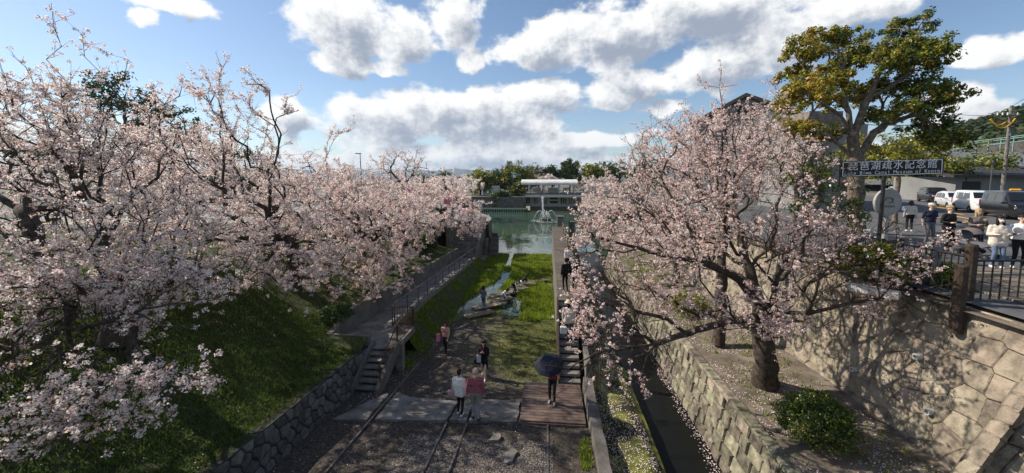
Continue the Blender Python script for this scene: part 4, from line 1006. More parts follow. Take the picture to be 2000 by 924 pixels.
# dark evergreens behind the left cherries
for k, (px, py, dpp, rx, ry, rd, n_, lab) in enumerate([(240, 200, 34, 60, 50, 3, 80, 'dark evergreen tree half hidden behind the nearest cherries'), (330, 270, 36, 70, 70, 3, 90, 'broad dark evergreen behind the second cherry tree'), (100, 330, 32, 90, 80, 3, 80, 'dark evergreen at the left edge behind the blossoms'), (480, 330, 48, 70, 50, 4, 60, 'dark evergreen deep behind the bare leader')]):
    rr = random.Random(120 + k); c = atd(px, py, dpp); bb = Vector((c.x, c.y, lawn_z(c.x, min(38, c.y))))
    leafy_tree('evergreen_tree', lab, bb, [bb, bb.lerp(c, .5), c], [], ell(px, py, dpp, rx, ry, rd, n_, rr), 120 + k, .13, 26, .5, ['leaf_dark', 'leaf_green', 'leaf_olive'], (.6, .25, .15), .25)

# bushes
def bush(name, label, base, rx, ry, rz, n, leaf, mats, w, seed):
    rng = np.random.default_rng(seed); E = empty(name, base, label=label, cat='bush')
    o = rng.normal(size=(n, 3)); o /= np.linalg.norm(o, axis=1, keepdims=True); o[:, 2] = np.where(o[:, 2] < -.5, -o[:, 2], o[:, 2])
    bump = np.array([1 + .26 * mnoise.noise(Vector(v) * 2.3 + Vector((seed, 0, 0))) + .2 * mnoise.noise(Vector(v) * 6) for v in o])[:, None]
    C = o * bump * (.62 + .42 * rng.random((n, 1)) ** .6) * np.array([rx, ry, rz]) + np.array([0, 0, rz * .85]); C = C[C[:, 2] > .03]
    V, F = leaf_quads(C, rng, leaf, .09, 7, up=.5, aspect=.6, fold=.2)
    mi = np.searchsorted(np.cumsum(w), np.clip(rng.random(len(F)) + np.repeat(rng.normal(size=len(C)) * .1, 7), 0, .999)); mi = np.clip(mi, 0, len(mats) - 1)
    link('crown', mesh_np('crown', V, F, mats, mi), E)
    t = MB()
    for k in range(7):
        a = k * .9; t.tube([(0, 0, -.1), (math.cos(a) * rx * .3, math.sin(a) * ry * .3, rz * .6), (math.cos(a) * rx * .7, math.sin(a) * ry * .7, rz * 1.2)], [.03, .02, .008], 5)
    t.build('stem', 'bark', E); return E
bush('round_bush', 'round glossy green bush on the petal strewn terrace', at(1590, 862, 2.62), .74, .72, .62, 2600, .029, ['leaf_green', 'leaf_dark', 'leaf_yellow'], (.5, .42, .08), 131)
bush('clipped_shrub', 'dark clipped shrub on the bank beside the long stair', Vector((-11.0, 33.2, lawn_z(-11.0, 33.2) - .1)), 1.25, 1.25, .95, 2200, .05, ['leaf_dark', 'leaf_green'], (.62, .38), 132)
bush('fence_shrub', 'bright shrub growing behind the street fence bars', at(1700, 545, 6.3), .8, 1.0, .55, 900, .045, ['leaf_yellow', 'leaf_green', 'leaf_olive'], (.35, .45, .2), 133)
bush('fence_shrub', 'bright green plants between the fence posts nearest the bridge', at(1838, 560, 6.25), .4, .6, .36, 600, .04, ['leaf_yellow', 'leaf_green', 'grass_bright'], (.3, .4, .3), 134)
bush('terrace_shrub', 'low green shrub at the block wall beyond the slim cherry', at(1345, 610, 2.55), .9, .9, .5, 700, .04, ['leaf_green', 'leaf_yellow', 'leaf_dark'], (.45, .35, .2), 135)
bush('bank_shrub', 'dark low bush on the lawn below the second cherry', Vector((-9.4, 15.9, lawn_z(-9.6, 15.9))), .7, .6, .4, 600, .035, ['leaf_dark', 'leaf_green'], (.7, .3), 136)
# far trees round the pond
def far_tree(name, lab, px, pyc, dpp, rx, ry, mt, w, seed, leaf=.34, n_=46, per=30, zb=3.9, bark='bark', group='trees behind the pond', clump=None, gap=.25):
    rr = random.Random(seed); c = atd(px, pyc, dpp); bb = Vector((c.x, c.y, zb))
    leafy_tree(name, lab, bb, [bb, bb.lerp(c, .45) + Vector((.2, 0, 0)), c], [], ell(px, pyc, dpp, rx, ry, rx * dpp / FPX * .8, n_, rr, hollow=.1), seed, leaf, per, clump or rx * dpp / FPX * .28, mt, w, .3, bark=bark, group=group, gapscale=.25, gap=.6, thin=.06)
G3 = ['leaf_yellow', 'leaf_green', 'leaf_dark']; D3 = ['leaf_dark', 'leaf_green', 'leaf_olive']
far_tree('round_tree', 'rounded yellow green tree left of the dark conifers across the pond', 938, 352, 118, 27, 20, G3, (.38, .42, .2), 141)
far_tree('dark_tree', 'dark tree between the two rounded green ones across the pond', 970, 355, 126, 22, 20, D3, (.6, .3, .1), 142)
far_tree('round_tree', 'tall green rounded tree just left of the pavilion', 1010, 345, 124, 28, 24, G3, (.25, .5, .25), 143)
far_tree('small_tree', 'small olive tree leaning over the left end of the pavilion', 1013, 372, 113, 15, 12, ['leaf_olive', 'leaf_green', 'leaf_yellow'], (.5, .3, .2), 144)
far_tree('pine_tree', 'spreading pine tree on the far bank left of the pavilion', 977, 385, 110, 18, 9, D3, (.4, .4, .2), 145)
far_tree('bare_tree', 'pale half bare tree behind the pavilion roof', 1052, 340, 140, 24, 16, ['leaf_pale', 'leaf_olive', 'leaf_olive'], (.5, .3, .2), 146, per=10)
far_tree('dark_tree', 'dark tall conifer like tree behind the right half of the pavilion roof', 1113, 332, 140, 20, 22, D3, (.6, .25, .15), 147)
far_tree('dark_tree', 'dark tree behind the middle of the pavilion roof', 1078, 342, 138, 20, 15, D3, (.55, .3, .15), 148)
far_tree('round_tree', 'light green tree to the right of the pavilion roof', 1158, 338, 135, 24, 14, G3, (.4, .4, .2), 149)
far_tree('dark_tree', 'dark green tree at the right end of the far tree line', 1195, 342, 130, 25, 18, D3, (.45, .4, .15), 150)
far_tree('bare_tree', 'bare brown twiggy tree between the rounded trees', 985, 335, 135, 12, 12, ['leaf_olive', 'leaf_pale', 'bronze'], (.4, .2, .4), 151, per=6, n_=24)
for k, (px, py, dpp, rx, ry) in enumerate([(1240, 338, 120, 30, 18), (1290, 335, 110, 34, 20), (870, 352, 150, 24, 14), (900, 355, 160, 20, 10), (830, 356, 170, 26, 12), (1030, 352, 150, 22, 12), (1140, 350, 150, 20, 12)]):
    far_tree('dark_tree', ['dark tree beyond the cherry crown on the right', 'broad tree hidden behind the right cherry crown', 'distant tree above the left bank blossoms', 'small distant tree left of the rounded green one', 'distant tree beyond the street lamp', 'distant tree directly behind the pavilion left end', 'distant tree between pavilion and light green tree'][k], px, py, dpp, rx, ry, D3, (.5, .3, .2), 160 + k, leaf=.34, n_=26)
left_tree('white cherry tree on the far bank right of the pavilion', 12.5, 112., [(1165, 360, 112, 50, 14, 5, 130)], [], 72, size=.13, per=6, clump=.42, twig_n=1.2, zb=3.9, hub=1.8, mix=(.65, .25, .02, .08), twig_len=.9)
left_tree('low cherry tree peeping above the pavilion roof', -1.5, 126., [(1068, 349, 124, 22, 6, 3, 50)], [], 73, size=.14, per=6, clump=.42, twig_n=1.2, zb=3.9, hub=3.8, mix=(.7, .22, .02, .06), twig_len=.9)
print('flowers', NFLOW)
# ------------------------------------------------------------------ grass, gravel, petals (stuff)
def blades(name, pts, h, w, mats, p, label, rng, lean=.5):
    """pts (n,3): one bent blade of two quads each (second narrower)"""
    n = len(pts); a = rng.random(n) * 6.283; hh = h * (.5 + .8 * rng.random(n)); ww = w * (.7 + .6 * rng.random(n))
    dx, dy = np.cos(a), np.sin(a); l1 = lean * rng.random(n) * hh; b = rng.random(n) * 6.283; lx, ly = np.cos(b) * l1, np.sin(b) * l1
    U = np.stack([dx * ww, dy * ww, np.zeros(n)], 1); m1 = pts + np.stack([lx * .35, ly * .35, hh * .55], 1); t = pts + np.stack([lx, ly, hh], 1)
    V = np.stack([pts - U, pts + U, m1 + U * .8, m1 - U * .8, t + U * .15, t - U * .15], 1).reshape(-1, 3)
    o = np.arange(n)[:, None] * 6; F = np.concatenate([o + np.array([[0, 1, 2, 3]]), o + np.array([[3, 2, 4, 5]])], 0)
    mi = rng.choice(len(mats), n, p=p); mi = np.concatenate([mi, mi])
    ob = link(name, mesh_np(name, V, F, mats, mi)); tag(ob, label, 'grass', kind='stuff'); return ob
rng = np.random.default_rng(5)
# marsh grass: tall and bright away from the streams
n = 58000; x = rng.uniform(-6.7, 1.35, n); y = rng.uniform(23.5, 46.2, n); keep = []
for i in range(n):
    s = stream_d(x[i], y[i]); c = fbm(x[i] * .45, y[i] * .45, 7.); tall = (x[i] > -3.0 and y[i] < 46) or c > .15
    keep.append(s > 1.25 and not (y[i] < 26 and x[i] < -1.8) and (c > -.35) and marsh_z(x[i], y[i]) > -.02)
keep = np.array(keep); x, y = x[keep], y[keep]
pts = np.stack([x, y, [marsh_z(a, b) - .01 for a, b in zip(x, y)]], 1)
blades('marsh_grass', pts, .26, .02, ['grass_bright', 'grass_lawn', 'leaf_yellow'], [.62, .26, .12], 'bright green marsh grass between the plank walk and the pond', rng)
# lawn
n = 84000; x = -7.55 - 9.5 * rng.random(n) ** 1.25; y = rng.uniform(5.5, 38, n) ; y = np.where(rng.random(n) < .62, rng.uniform(5.5, 16, n), y)
ok = ~((y > 15) & (x > -9.35)) & np.array([fbm(q * .9, w * .9, 6.) > -.8 for q, w in zip(x, y)]); x, y = x[ok], y[ok]
pts = np.stack([x, y, [lawn_z(a, b) - .005 for a, b in zip(x, y)]], 1)
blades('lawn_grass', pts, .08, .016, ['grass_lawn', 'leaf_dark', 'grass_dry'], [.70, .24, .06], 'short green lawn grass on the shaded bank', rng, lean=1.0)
# worn bed grass + edges
n = 32000; x = rng.uniform(-7.0, 1.3, n); y = rng.uniform(13.6, 25, n)
g = np.array([fbm(a * .6, b * .6, 9.) for a, b in zip(x, y)])
ok = ((x > -2.6 + g * 1.5) & (y > 15.2 + g * 2.0)) | ((x < -5.7 + g * .6) & (y > 16.5)) | ((y > 22.7 + g) & (x > -2.2)); ok &= ~((y > 23) & (x < -2.4) & (x > -6.0)); x, y = x[ok], y[ok]
pts = np.stack([x, y, [marsh_z(a, b) - .005 for a, b in zip(x, y)]], 1)
blades('bed_grass', pts, .06, .011, ['grass_lawn', 'grass_dry', 'grass_bright'], [.5, .35, .15], 'thin worn grass on the canal bed', rng, lean=1.0)
# weeds beside the stair and along walls
pts = []
for (x0, x1, y0, y1, k) in [(-7.2, -5.9, 15.6, 24, 9000), (-7.2, -6.0, 24, 40, 8000), (.95, 1.33, 7, 11.8, 1300), (.2, 1.3, 14.6, 23.5, 800), (6.0, 8.6, 8, 30, 5200), (5.9, 8.5, 20, 34, 4200)]:
    xx = rng.uniform(x0, x1, k); yy = rng.uniform(y0, y1, k)
    for a, b in zip(xx, yy):
        if fbm(a * .8, b * .8, 4.) > -.05: pts.append((a, b, (terr_z(a, b) if a > 5 else berm_z(a, b) if a < -6 and b > 17.6 else marsh_z(a, b)) - .01))
blades('weeds', np.array(pts), .10, .016, ['grass_bright', 'grass_lawn', 'leaf_yellow'], [.5, .38, .12], 'green weeds along the walls and terrace', rng, lean=.9)
# gravel
def pebbles(name, P, s, mat, label, rng):
    n = len(P); base = np.array([(1, 0, 0), (-.5, .87, 0), (-.5, -.87, 0), (0, 0, .8)]); a = rng.random(n) * 6.283; sc_ = s * (.5 + rng.random(n))
    c, s_ = np.cos(a), np.sin(a); V = np.empty((n, 4, 3))
    for k, (bx, by, bz) in enumerate(base):
        V[:, k, 0] = P[:, 0] + (c * bx - s_ * by) * sc_; V[:, k, 1] = P[:, 1] + (s_ * bx + c * by) * sc_ * .8; V[:, k, 2] = P[:, 2] + bz * sc_
    o = np.arange(n)[:, None] * 4; F = np.concatenate([o + np.array([q]) for q in ([0, 1, 3], [1, 2, 3], [2, 0, 3])], 0)
    ob = link(name, mesh_np(name, V.reshape(-1, 3), None, [mat], F3=F)); tag(ob, label, 'gravel', kind='stuff')
M('gravel', (.21, .185, .17), .9, .45, 30)
n = 12000; x = np.concatenate([rng.uniform(-4.2, .2, n), rng.uniform(-7.2, 1.3, 5000)]); y = np.concatenate([5 + 5.9 * rng.random(n) ** .8, rng.uniform(5, 24, 5000)])
pebbles('gravel', np.stack([x, y, [marsh_z(a, b) for a, b in zip(x, y)]], 1), .022, 'gravel', 'grey track gravel around the rails', rng)
# fallen petals
def petals(name, P, s, label, rng):
    n = len(P); a = rng.random(n) * 6.283; sc_ = s * (.6 + .8 * rng.random(n)); u = np.stack([np.cos(a), np.sin(a), rng.normal(size=n) * .25], 1) * sc_[:, None]; w = np.stack([-np.sin(a), np.cos(a), rng.normal(size=n) * .25], 1) * sc_[:, None] * .75
    V = np.stack([P - u, P - w, P + u, P + w], 1).reshape(-1, 3); F = np.arange(n * 4).reshape(n, 4)
    ob = link(name, mesh_np(name, V, F, ['petal_fallen'])); tag(ob, label, 'petals', kind='stuff')
P = []
def sc(n, x0, x1, y0, y1, zf, thr, fs=.7, sd_=0.):
    x = rng.uniform(x0, x1, n); y = rng.uniform(y0, y1, n)
    for a, b in zip(x, y):
        if fbm(a * fs, b * fs, sd_) > thr: P.append((a, b, zf(a, b) + .018))
sc(10000, 1.75, 3.25, 5, 26, ledge_z, -.35, 1.1, 2.); petals('fallen_petals', np.array(P), .016, 'fallen cherry petals scattered over the mossy ledge', rng); P = []
sc(13000, 5.75, 8.7, 6, 26, terr_z, -.1, .8, 5.); petals('fallen_petals', np.array(P), .016, 'fallen cherry petals lying along the terrace path', rng); P = []
sc(1500, -7.2, 1.3, 6, 23, marsh_z, .0, .6, 8.); sc(1500, -6.9, -5.6, 12, 24, marsh_z, -.2, 1.2, 1.)
petals('fallen_petals', np.array(P), .014, 'fallen cherry petals on the dark canal bed', rng); P = []
sc(700, -14, -7.6, 6, 15, lambda a, b: lawn_z(a, b) + .05, -.1, .6, 3.); petals('fallen_petals', np.array(P), .013, 'fallen cherry petals on the shaded lawn', rng)
P = np.stack([rng.normal(5.1, .09, 900), rng.uniform(7, 20, 900), np.full(900, .505)], 1); P[:, 0] += .06 * np.sin(P[:, 1] * 2.1); petals('fallen_petals', P, .018, 'petals drifting along the foot of the block wall', rng)

# ------------------------------------------------------------------ plank walk in the marsh
PW = [((936, 613), 52, .26), ((955, 597), 56, .30), ((972, 586), 50, .34), ((985, 573), 46, .30), ((1003, 566), 42, .27), ((1022, 557), 46, .25), ((1047, 549), 48, .22), ((1080, 543), 54, .20)]
for k, ((px, py), wpx, z) in enumerate(PW):
    c = at(px, py, z); a = at(px - wpx / 2, py + (3.5 if k > 4 else 7), z); b = at(px + wpx / 2, py - (3.5 if k > 4 else 7), z)
    d = (b - a); L = max(1.7, min(2.9, d.length)); ang = math.atan2(d.y, d.x)
    if k < 5: ang = min(ang, R(38))
    E = empty('plank_bridge', (c.x, c.y, 0), ang, ['nearest low plank section of the marsh walk', 'second plank section where the standing woman is', 'third plank section with a stub block', 'plank section under the crouching visitor in white', 'middle plank section beside the visitor in black and white', 'plank section under the visitor dressed in black', 'grey plank section leading to the wall', 'farthest plank section meeting the walkway wall'][k], 'plank', 'plank sections across the marsh')
    for s in (-1, 1): MB().box((0, s * .17, z), (L, .32, .09), bev=.012).build('plank', 'wood_grey', E)
    for s in (-1, 1): MB().box((s * L * .42, 0, z / 2 - .06), (.2, .6, z + .02), bev=.015).build('block', 'wood_grey', E)
st = MB(); st.lathe([(.02, -.1), (.2, -.05), (.22, .12), (.12, .25), (.02, .3)], 9, tuple(at(984, 622, .1))); st.v = [(x + .06 * mnoise.noise(Vector((x * 4, y * 4, z * 4))), y, z) for x, y, z in st.v]; st.build('marsh_stone', 'stone_dark', label='dark stone beside the puddle at the plank walk', cat='stone')

# ------------------------------------------------------------------ fountain
fc = at(1065, 432, .0); E = empty('fountain', fc, label='round dark fountain basin spouting white jets in the pond', cat='fountain')
MB().lathe([(1.15, -.3), (1.2, .5), (1.28, .52), (1.28, .68), (1.1, .7), (1.1, .55)], 28).build('basin', 'concrete_dark', E, smooth=False)
leafmat('spray', (.85, .87, .88), .5, .05, .05)
def jet(E, curve, n, w, rng):
    t = rng.random(n); P = np.array([curve(q) for q in t]); sp = w * (.25 + t)[:, None]; P = P + rng.normal(size=(n, 3)) * sp
    V, F = leaf_quads(P, rng, .045, .03, 2, aspect=.7); link('jet', mesh_np('jet', V, F, ['spray']), E)
jet(E, lambda q: (-.25 + .25 * q * 0 - .35 * math.sin(q * 1.6), 0, .6 + 4.6 * (q if q < .6 else .6 + .4 * (1 - (1 - (q - .6) / .4) ** 2)) * .95), 1500, .10, rng)
for k in range(8):
    a = k * math.pi / 4 + .2; L = 1.5 if k % 2 else 2.6; hgt = 1.5 if k % 2 else 1.9
    jet(E, lambda q, a=a, L=L, hgt=hgt: (math.cos(a) * L * q, math.sin(a) * L * q, .6 + 4 * hgt * q * (1 - q) - .5 * q), 190, .035, rng)
m = MB()
for rr_, z in ((2.6, .035),):
    ring = []
n = 240; a = rng.random(n) * 6.283; rad = 1.3 + 1.9 * rng.random(n); P = np.stack([fc.x + np.cos(a) * rad, fc.y + np.sin(a) * rad, np.full(n, .045)], 1)
P2 = P.copy(); V = []
u = rng.uniform(.05, .22, n); V = np.stack([P - np.stack([u, 0 * u, 0 * u], 1), P - np.stack([0 * u, u * .5, 0 * u], 1), P + np.stack([u, 0 * u, 0 * u], 1), P + np.stack([0 * u, u * .5, 0 * u], 1)], 1).reshape(-1, 3)
ob = link('water_foam', mesh_np('water_foam', V, np.arange(n * 4).reshape(n, 4), ['foam'])); tag(ob, 'white foam floating round the fountain basin', 'foam', kind='stuff')

# ------------------------------------------------------------------ far bank and pavilion
m = MB(); m.box((-19, 107.3, 1.7), (26, .6, 4.2)); m.build('far_bank_wall', 'concrete_dark', label='long dark wall on the far left bank of the pond', cat='wall')
m = MB(); m.box((-12.5, 104.3, .35), (14, 5.0, .9), bev=.05); m.build('far_bank_ledge', 'lawn_soil', kind='structure')
E = empty('shore_fence', (-13, 101.6, .0), label='low pale fence at the water line of the far left bank', cat='fence')
MB().box((0, 0, 1.0), (13.5, .15, .14)).build('top_rail', 'teal_rail', E)
pm = MB().box((0, 0, .5), (.18, .12, 1.0)).mesh('post', 'teal_rail')
for k in range(23): o = link('post', pm, E); o.location = (-6.6 + k * .6, 0, 0)
m = MB(); m.box((12, 110.6, .1), (34, 1.2, 1.7), bev=.05); m.build('far_quay', 'stone_block', label='rough stone quay under the pavilion at the far shore', cat='wall')
PV = empty('pavilion', (1.2, 114.5, 0), label='white two storey boathouse pavilion with arched roof across the pond', cat='building')
W = 17.0; Y0 = -2.6
MB().box((0, 0, 2.6), (W, 5.0, 3.4)).build('wall', 'white_wall', PV)
MB().box((0, .1, 4.5), (W + .5, 5.5, .4), bev=.04).build('floor_slab', 'concrete', PV)
for gx, cnt in ((-6.9, 2), (-4.6, 2), (-2.3, 3), (3.4, 3), (5.7, 3), (7.5, 1)):
    for q in range(cnt):
        xx = gx + (q - (cnt - 1) / 2) * .62
        w = MB().box((xx, -2.52, 2.75), (.34, .08, 2.1)).build('window', 'car_glass', PV); MB().box((xx, -2.57, 1.68), (.44, .12, .07)).build('sill', 'concrete', w)
for zz in (2.1, 3.25): MB().box((.6, -2.52, zz), (2.3, .08, .62)).build('window', 'dark_opening', PV)
for xx in (-6.6, -2.2, 2.2, 6.6):
    for yy in (-2.2, 2.2): MB().box((xx, yy, 6.0), (.5, .5, 2.6), bev=.03).build('column', 'white_wall', PV)
for (xx, w) in ((-4.4, 2.2), (0.4, 3.0), (4.4, 2.0)): MB().box((xx, 2.4, 5.5), (w, .12, 1.4)).build('panel', 'white_wall', PV)
rm = MB(); n = 15; V = []
for xx in (-W / 2 - .4, W / 2 - 1.2):
    for k in range(n):
        a = math.pi * k / (n - 1); V.append((xx, -3.3 * math.cos(a), 7.3 + 1.35 * math.sin(a) ** .8))
    for k in range(n):
        a = math.pi * k / (n - 1); V.append((xx, -3.2 * math.cos(a), 7.1 + 1.25 * math.sin(a) ** .8))
F = []
for k in range(n - 1): F += [(k, k + 1, 2 * n + k + 1, 2 * n + k), (n + k, 3 * n + k, 3 * n + k + 1, n + k + 1), (k, n + k, n + k + 1, k + 1), (2 * n + k, 2 * n + k + 1, 3 * n + k + 1, 3 * n + k)]
F += [(0, 2 * n, 3 * n, n), (n - 1, 2 * n - 1, 4 * n - 1, 3 * n - 1)]
rm.add(V, F).build('roof', 'roof_white', PV)
for k in range(13): MB().box((-W / 2 + .2 + k * 1.28, -3.35, 7.22), (.1, .12, .2)).build('roof_rib', 'concrete', PV)
rl = MB(); rl.tube([(-W / 2 - .6, -2.5, 5.5), (W / 2 + .6, -2.5, 5.5)], .05, 5); rl.build('handrail', 'grey_steel', PV)
for k in range(19):
    t = MB(); t.tube([(-W / 2 - .6 + k * 1.01, -2.5, 4.7), (-W / 2 - .6 + k * 1.01, -2.5, 5.5)], .03, 4); t.build('baluster', 'grey_steel', PV)
MB().box((-17.5, 119, 5.2), (5, 3, 2.8)).build('white_shed', 'white_wall', label='small white building under the rounded tree across the pond', cat='building')

# ------------------------------------------------------------------ mountains and hill
def ridge(name, dist, half, hf, mat, nx=160):
    V = []; F = []; rows = 5
    for i in range(nx):
        a = -half + 2 * half * i / (nx - 1); d = Vector((math.sin(a), math.cos(a), 0)); h = hf(a)
        for j in range(rows):
            t = j / (rows - 1); dd = dist * (.86 + .14 * t); nz = 1 + .12 * fbm(a * 40, t * 3, 2.)
            V.append(tuple(d * dd + Vector((0, 0, 2 + h * t ** .8 * (nz if j < rows - 1 else 1)))))
    for i in range(nx - 1):
        for j in range(rows - 1): F.append((i * rows + j, (i + 1) * rows + j, (i + 1) * rows + j + 1, i * rows + j + 1))
    o = MB().add(V, F).build(name, mat, smooth=True, kind='structure')
ridge('mountains', 7500, R(62), lambda a: max(20, 150 + 75 * fbm(a * 6, 0, 1.) + 40 * fbm(a * 22, 0, 5.)), 'mountain')
HC = atd(1990, 300, 260)
def hill_z(x, y):
    dx, dy = x - 300, y - 190; return 4 + 52 * math.exp(-((dx / 130) ** 2 + (dy / 90) ** 2)) + 2 * fbm(x * .03, y * .03)
grid('hill', lin(120, 520, 50), lin(60, 330, 34), hill_z, ['hill_soil'])
n = 2900; x = rng.uniform(130, 360, n); y = rng.uniform(80, 260, n); C = np.stack([x, y, [hill_z(a, b) + 1.2 for a, b in zip(x, y)]], 1); C = C[C[:, 2] > 8]
V, F = leaf_quads(C, rng, 1.0, 3.2, 16, up=.5); mi = rng.choice(3, len(C), p=[.5, .3, .2]); ob = link('hill_wood', mesh_np('hill_wood', V, F, ['hill_leaf', 'leaf_olive', 'leaf_dark'], np.repeat(mi, 16))); tag(ob, 'distant wooded hillside behind the white building', 'wood', kind='stuff')

# ------------------------------------------------------------------ street: fence, kerb stones
def strip_fence():
    pts = [(9.95, 10.0), (10.0, 11.2), (10.05, 12.4), (10.1, 14.6), (10.2, 17.5)]
    for i, (a, b) in enumerate(zip(pts, pts[1:])):
        E = empty('street_fence', (a[0], a[1], 6.28), label=['black bar fence bay between the log posts and the shrub', 'black bar fence bay behind the cherry limb', 'black bar fence bay left of the pram', 'black bar fence bay farthest along the street edge'][i], cat='fence', group='street fence bays')
        A = Vector((0, 0, 0)); B_ = Vector((b[0] - a[0], b[1] - a[1], 0)); L = B_.length
        for h, r_ in ((1.05, .028), (.12, .02)):
            t = MB(); t.tube([A + Vector((0, 0, h)), B_ + Vector((0, 0, h))], r_, 6); t.build('rail', 'black_steel', E)
        t = MB(); t.tube([(0, 0, .12), (0, 0, 1.04)], .013, 5, cap=False); me = t.mesh('bar', 'black_steel')
        for k in range(1, int(L / .16)):
            o = link('bar', me, E); o.location = A.lerp(B_, k / int(L / .16))
        t = MB(); t.tube([A, A + Vector((0, 0, 1.1))], .04, 8); t.build('post', 'black_steel', E)
strip_fence()
# near fence with bars, to the right of the log posts
p0 = at(1905, 606, 6.12); p0 = Vector((10.1, 9.95, 6.12)); p1 = p0 + RGT * 3.3
E = empty('bridge_fence', p0, label='black bar fence in front of the couple in pale clothes', cat='fence'); dv = p1 - p0
for h, r_ in ((1.12, .03), (.1, .025)): t = MB(); t.tube([(0, 0, h), (dv.x, dv.y, h)], r_, 6); t.build('rail', 'black_steel', E)
t = MB(); t.tube([(0, 0, .1), (0, 0, 1.1)], .017, 6, cap=False); me = t.mesh('bar', 'black_steel')
for k in range(1, 15): o = link('bar', me, E); o.location = dv * (k / 15)
t = MB(); t.tube([(dv.x * .93, dv.y * .93, -.1), (dv.x * .93, dv.y * .93, 1.2)], .06, 8); t.build('post', 'black_steel', E)
def logpost(x, y, z, h, r_, lab):
    t = MB(); n = 9; t.tube([(0, 0, -.3), (0, 0, h * .3), (.01, 0, h * .7), (0, 0, h - .04), (0, 0, h)], [r_, r_ * 1.02, r_ * .97, r_, r_ * .8], 12)
    o = t.build('log_post', 'wood_post', label=lab, cat='post', group='log posts'); o.location = (x, y, z)
logpost(9.95, 9.9, 6.02, 1.62, .115, 'tall dark log post at the end of the black bar fence'); logpost(9.50, 9.62, 5.9, 1.3, .12, 'shorter dark log post standing just outside the tall one')
logpost(10.15, 12.0, 6.2, 1.25, .10, 'dark log post beyond the cherry limb'); 
MB().box((10.35, 11.2, 6.85), (.22, .2, 1.25), bev=.02).build('concrete_post', 'grey_wall', label='square grey post behind the street fence', cat='post')
MB().box((11.75, 10.12, 6.06), (3.6, .7, .22), rz=YAW, bev=.03).build('kerb_slab', 'paving', kind='structure')
rr = random.Random(71)
for k in range(7):
    t = MB(); c = Vector((9.98, 9.45, 5.8)) + RGT * (.62 * k - .1); poly = [(rr.uniform(.85, 1.1) * .33 * math.cos(a), rr.uniform(.85, 1.1) * .3 * math.sin(a)) for a in lin(0, 6.283, 9)[:-1]]
    V = [(x, y, -.3) for x, y in poly] + [(x, y, .08) for x, y in poly] + [(x * .75, y * .75, .17 + rr.uniform(-.02, .02)) for x, y in poly]; n = 8
    o = MB().add(V, [(i * n + q, i * n + (q + 1) % n, (i + 1) * n + (q + 1) % n, (i + 1) * n + q) for i in range(2) for q in range(n)] + [tuple(range(2 * n, 3 * n))]).build('capping_boulder', 'stone_tan', label=['first', 'second', 'third', 'fourth', 'fifth', 'sixth', 'seventh'][k] + ' rough capping boulder rightwards from the log posts', cat='boulder', group='capping boulders along the bank top'); o.location = c
# top of the bank, a low soil strip behind the stones
grid('bank_top', lin(9.5, 10.6, 6), lin(7.6, 36, 30), lambda x, y: 6.16 + .1 * smooth01((x - 9.6) / .8) + .03 * fbm(x * 2, y * 2), ['terrace_soil'])
# boardwalk pavement strips under the walkers
E = empty('timber_pavement', (13.2, 11.4, 6.31), label='grey timber boardwalk where the pale clothed couple stand', cat='boardwalk')
bm_ = MB().box((0, 0, .02), (4.6, .14, .05), bev=.006).mesh('board', 'wood_grey')
for k in range(26): o = link('board', bm_, E); o.location = (0, -2.0 + k * .155, 0)
# stone bench / white slab by the bank
MB().box(tuple(at(1703, 568, 6.12)), (1.1, .26, .22), rz=-.9, bev=.03).build('stone_block', 'stone_white', label='white stone block lying at the top of the bank', cat='stone')
# white bench like barrier
E = empty('white_barrier', (13.3, 16.8, 6.3), .5, 'low white slatted barrier beside the round stone disc', 'barrier')
for k in range(5): MB().box((-.7 + k * .35, 0, .4), (.12, .05, .8), bev=.01).build('slat', 'stone_white', E)
MB().box((0, 0, .8), (1.7, .08, .08), bev=.01).build('top_rail', 'stone_white', E)

# ------------------------------------------------------------------ sign
sgn = atd(1740, 328, 12.2); E = empty('museum_sign', (sgn.x, sgn.y, 6.3), YAW - R(2), 'long black museum sign with white Japanese and English lettering on a post', 'sign')
hs = sgn.z - 6.3; tilt = R(1.75)
bd = MB().box((0, 0, hs), (3.14, .07, .50), ry=-tilt, bev=.006).build('board', 'sign_black', E)
def fr(x, z, w, h): MB().box((x * math.cos(tilt) - z * math.sin(tilt), -.043, hs + x * math.sin(tilt) + z * math.cos(tilt)), (w, .012, h), ry=-tilt).build('border', 'sign_white', bd)
fr(0, .215, 3.04, .022); fr(0, -.215, 3.04, .022); fr(-1.51, 0, .022, .41); fr(1.51, 0, .022, .41)
def text(body, size, x, z, parent, name, mat, yoff=-.045, spc=1.0, fitw=None, ry=0., ox=0., oz=0.):
    c = bpy.data.curves.new(name, 'FONT'); c.body = body; c.size = size; c.align_x = 'CENTER'; c.align_y = 'CENTER'; c.extrude = .004; c.space_character = spc
    c.materials.append(MATS[mat]); o = link(name, c, parent); o.location = (x, yoff, z); o.rotation_euler = (R(90), -ry, 0)
    bpy.context.view_layer.update()
    s = fitw / o.dimensions.x if fitw and o.dimensions.x > .01 else 1.
    me = bpy.data.meshes.new_from_object(o.evaluated_get(bpy.context.evaluated_depsgraph_get())); loc, rot = o.location.copy(), o.rotation_euler.copy()
    bpy.data.objects.remove(o); o = link(name, me, parent); o.location = loc; o.rotation_euler = rot; o.scale = (s, 1, 1)
    return o
for k, ch in enumerate('琵琶湖疏水記念館'):
    x = -1.20 + k * .345; text(ch, .31, x * math.cos(tilt), hs + .075 + x * math.sin(tilt), bd, 'character', 'sign_white', ry=tilt)
for k, ch in enumerate('Lake Biwa Canal Museum of Kyoto'):
    x = -1.42 + k * 2.84 / 30
    if ch != ' ': text(ch, .155, x * math.cos(tilt), hs - .135 + x * math.sin(tilt), bd, 'letter', 'sign_white', ry=tilt)
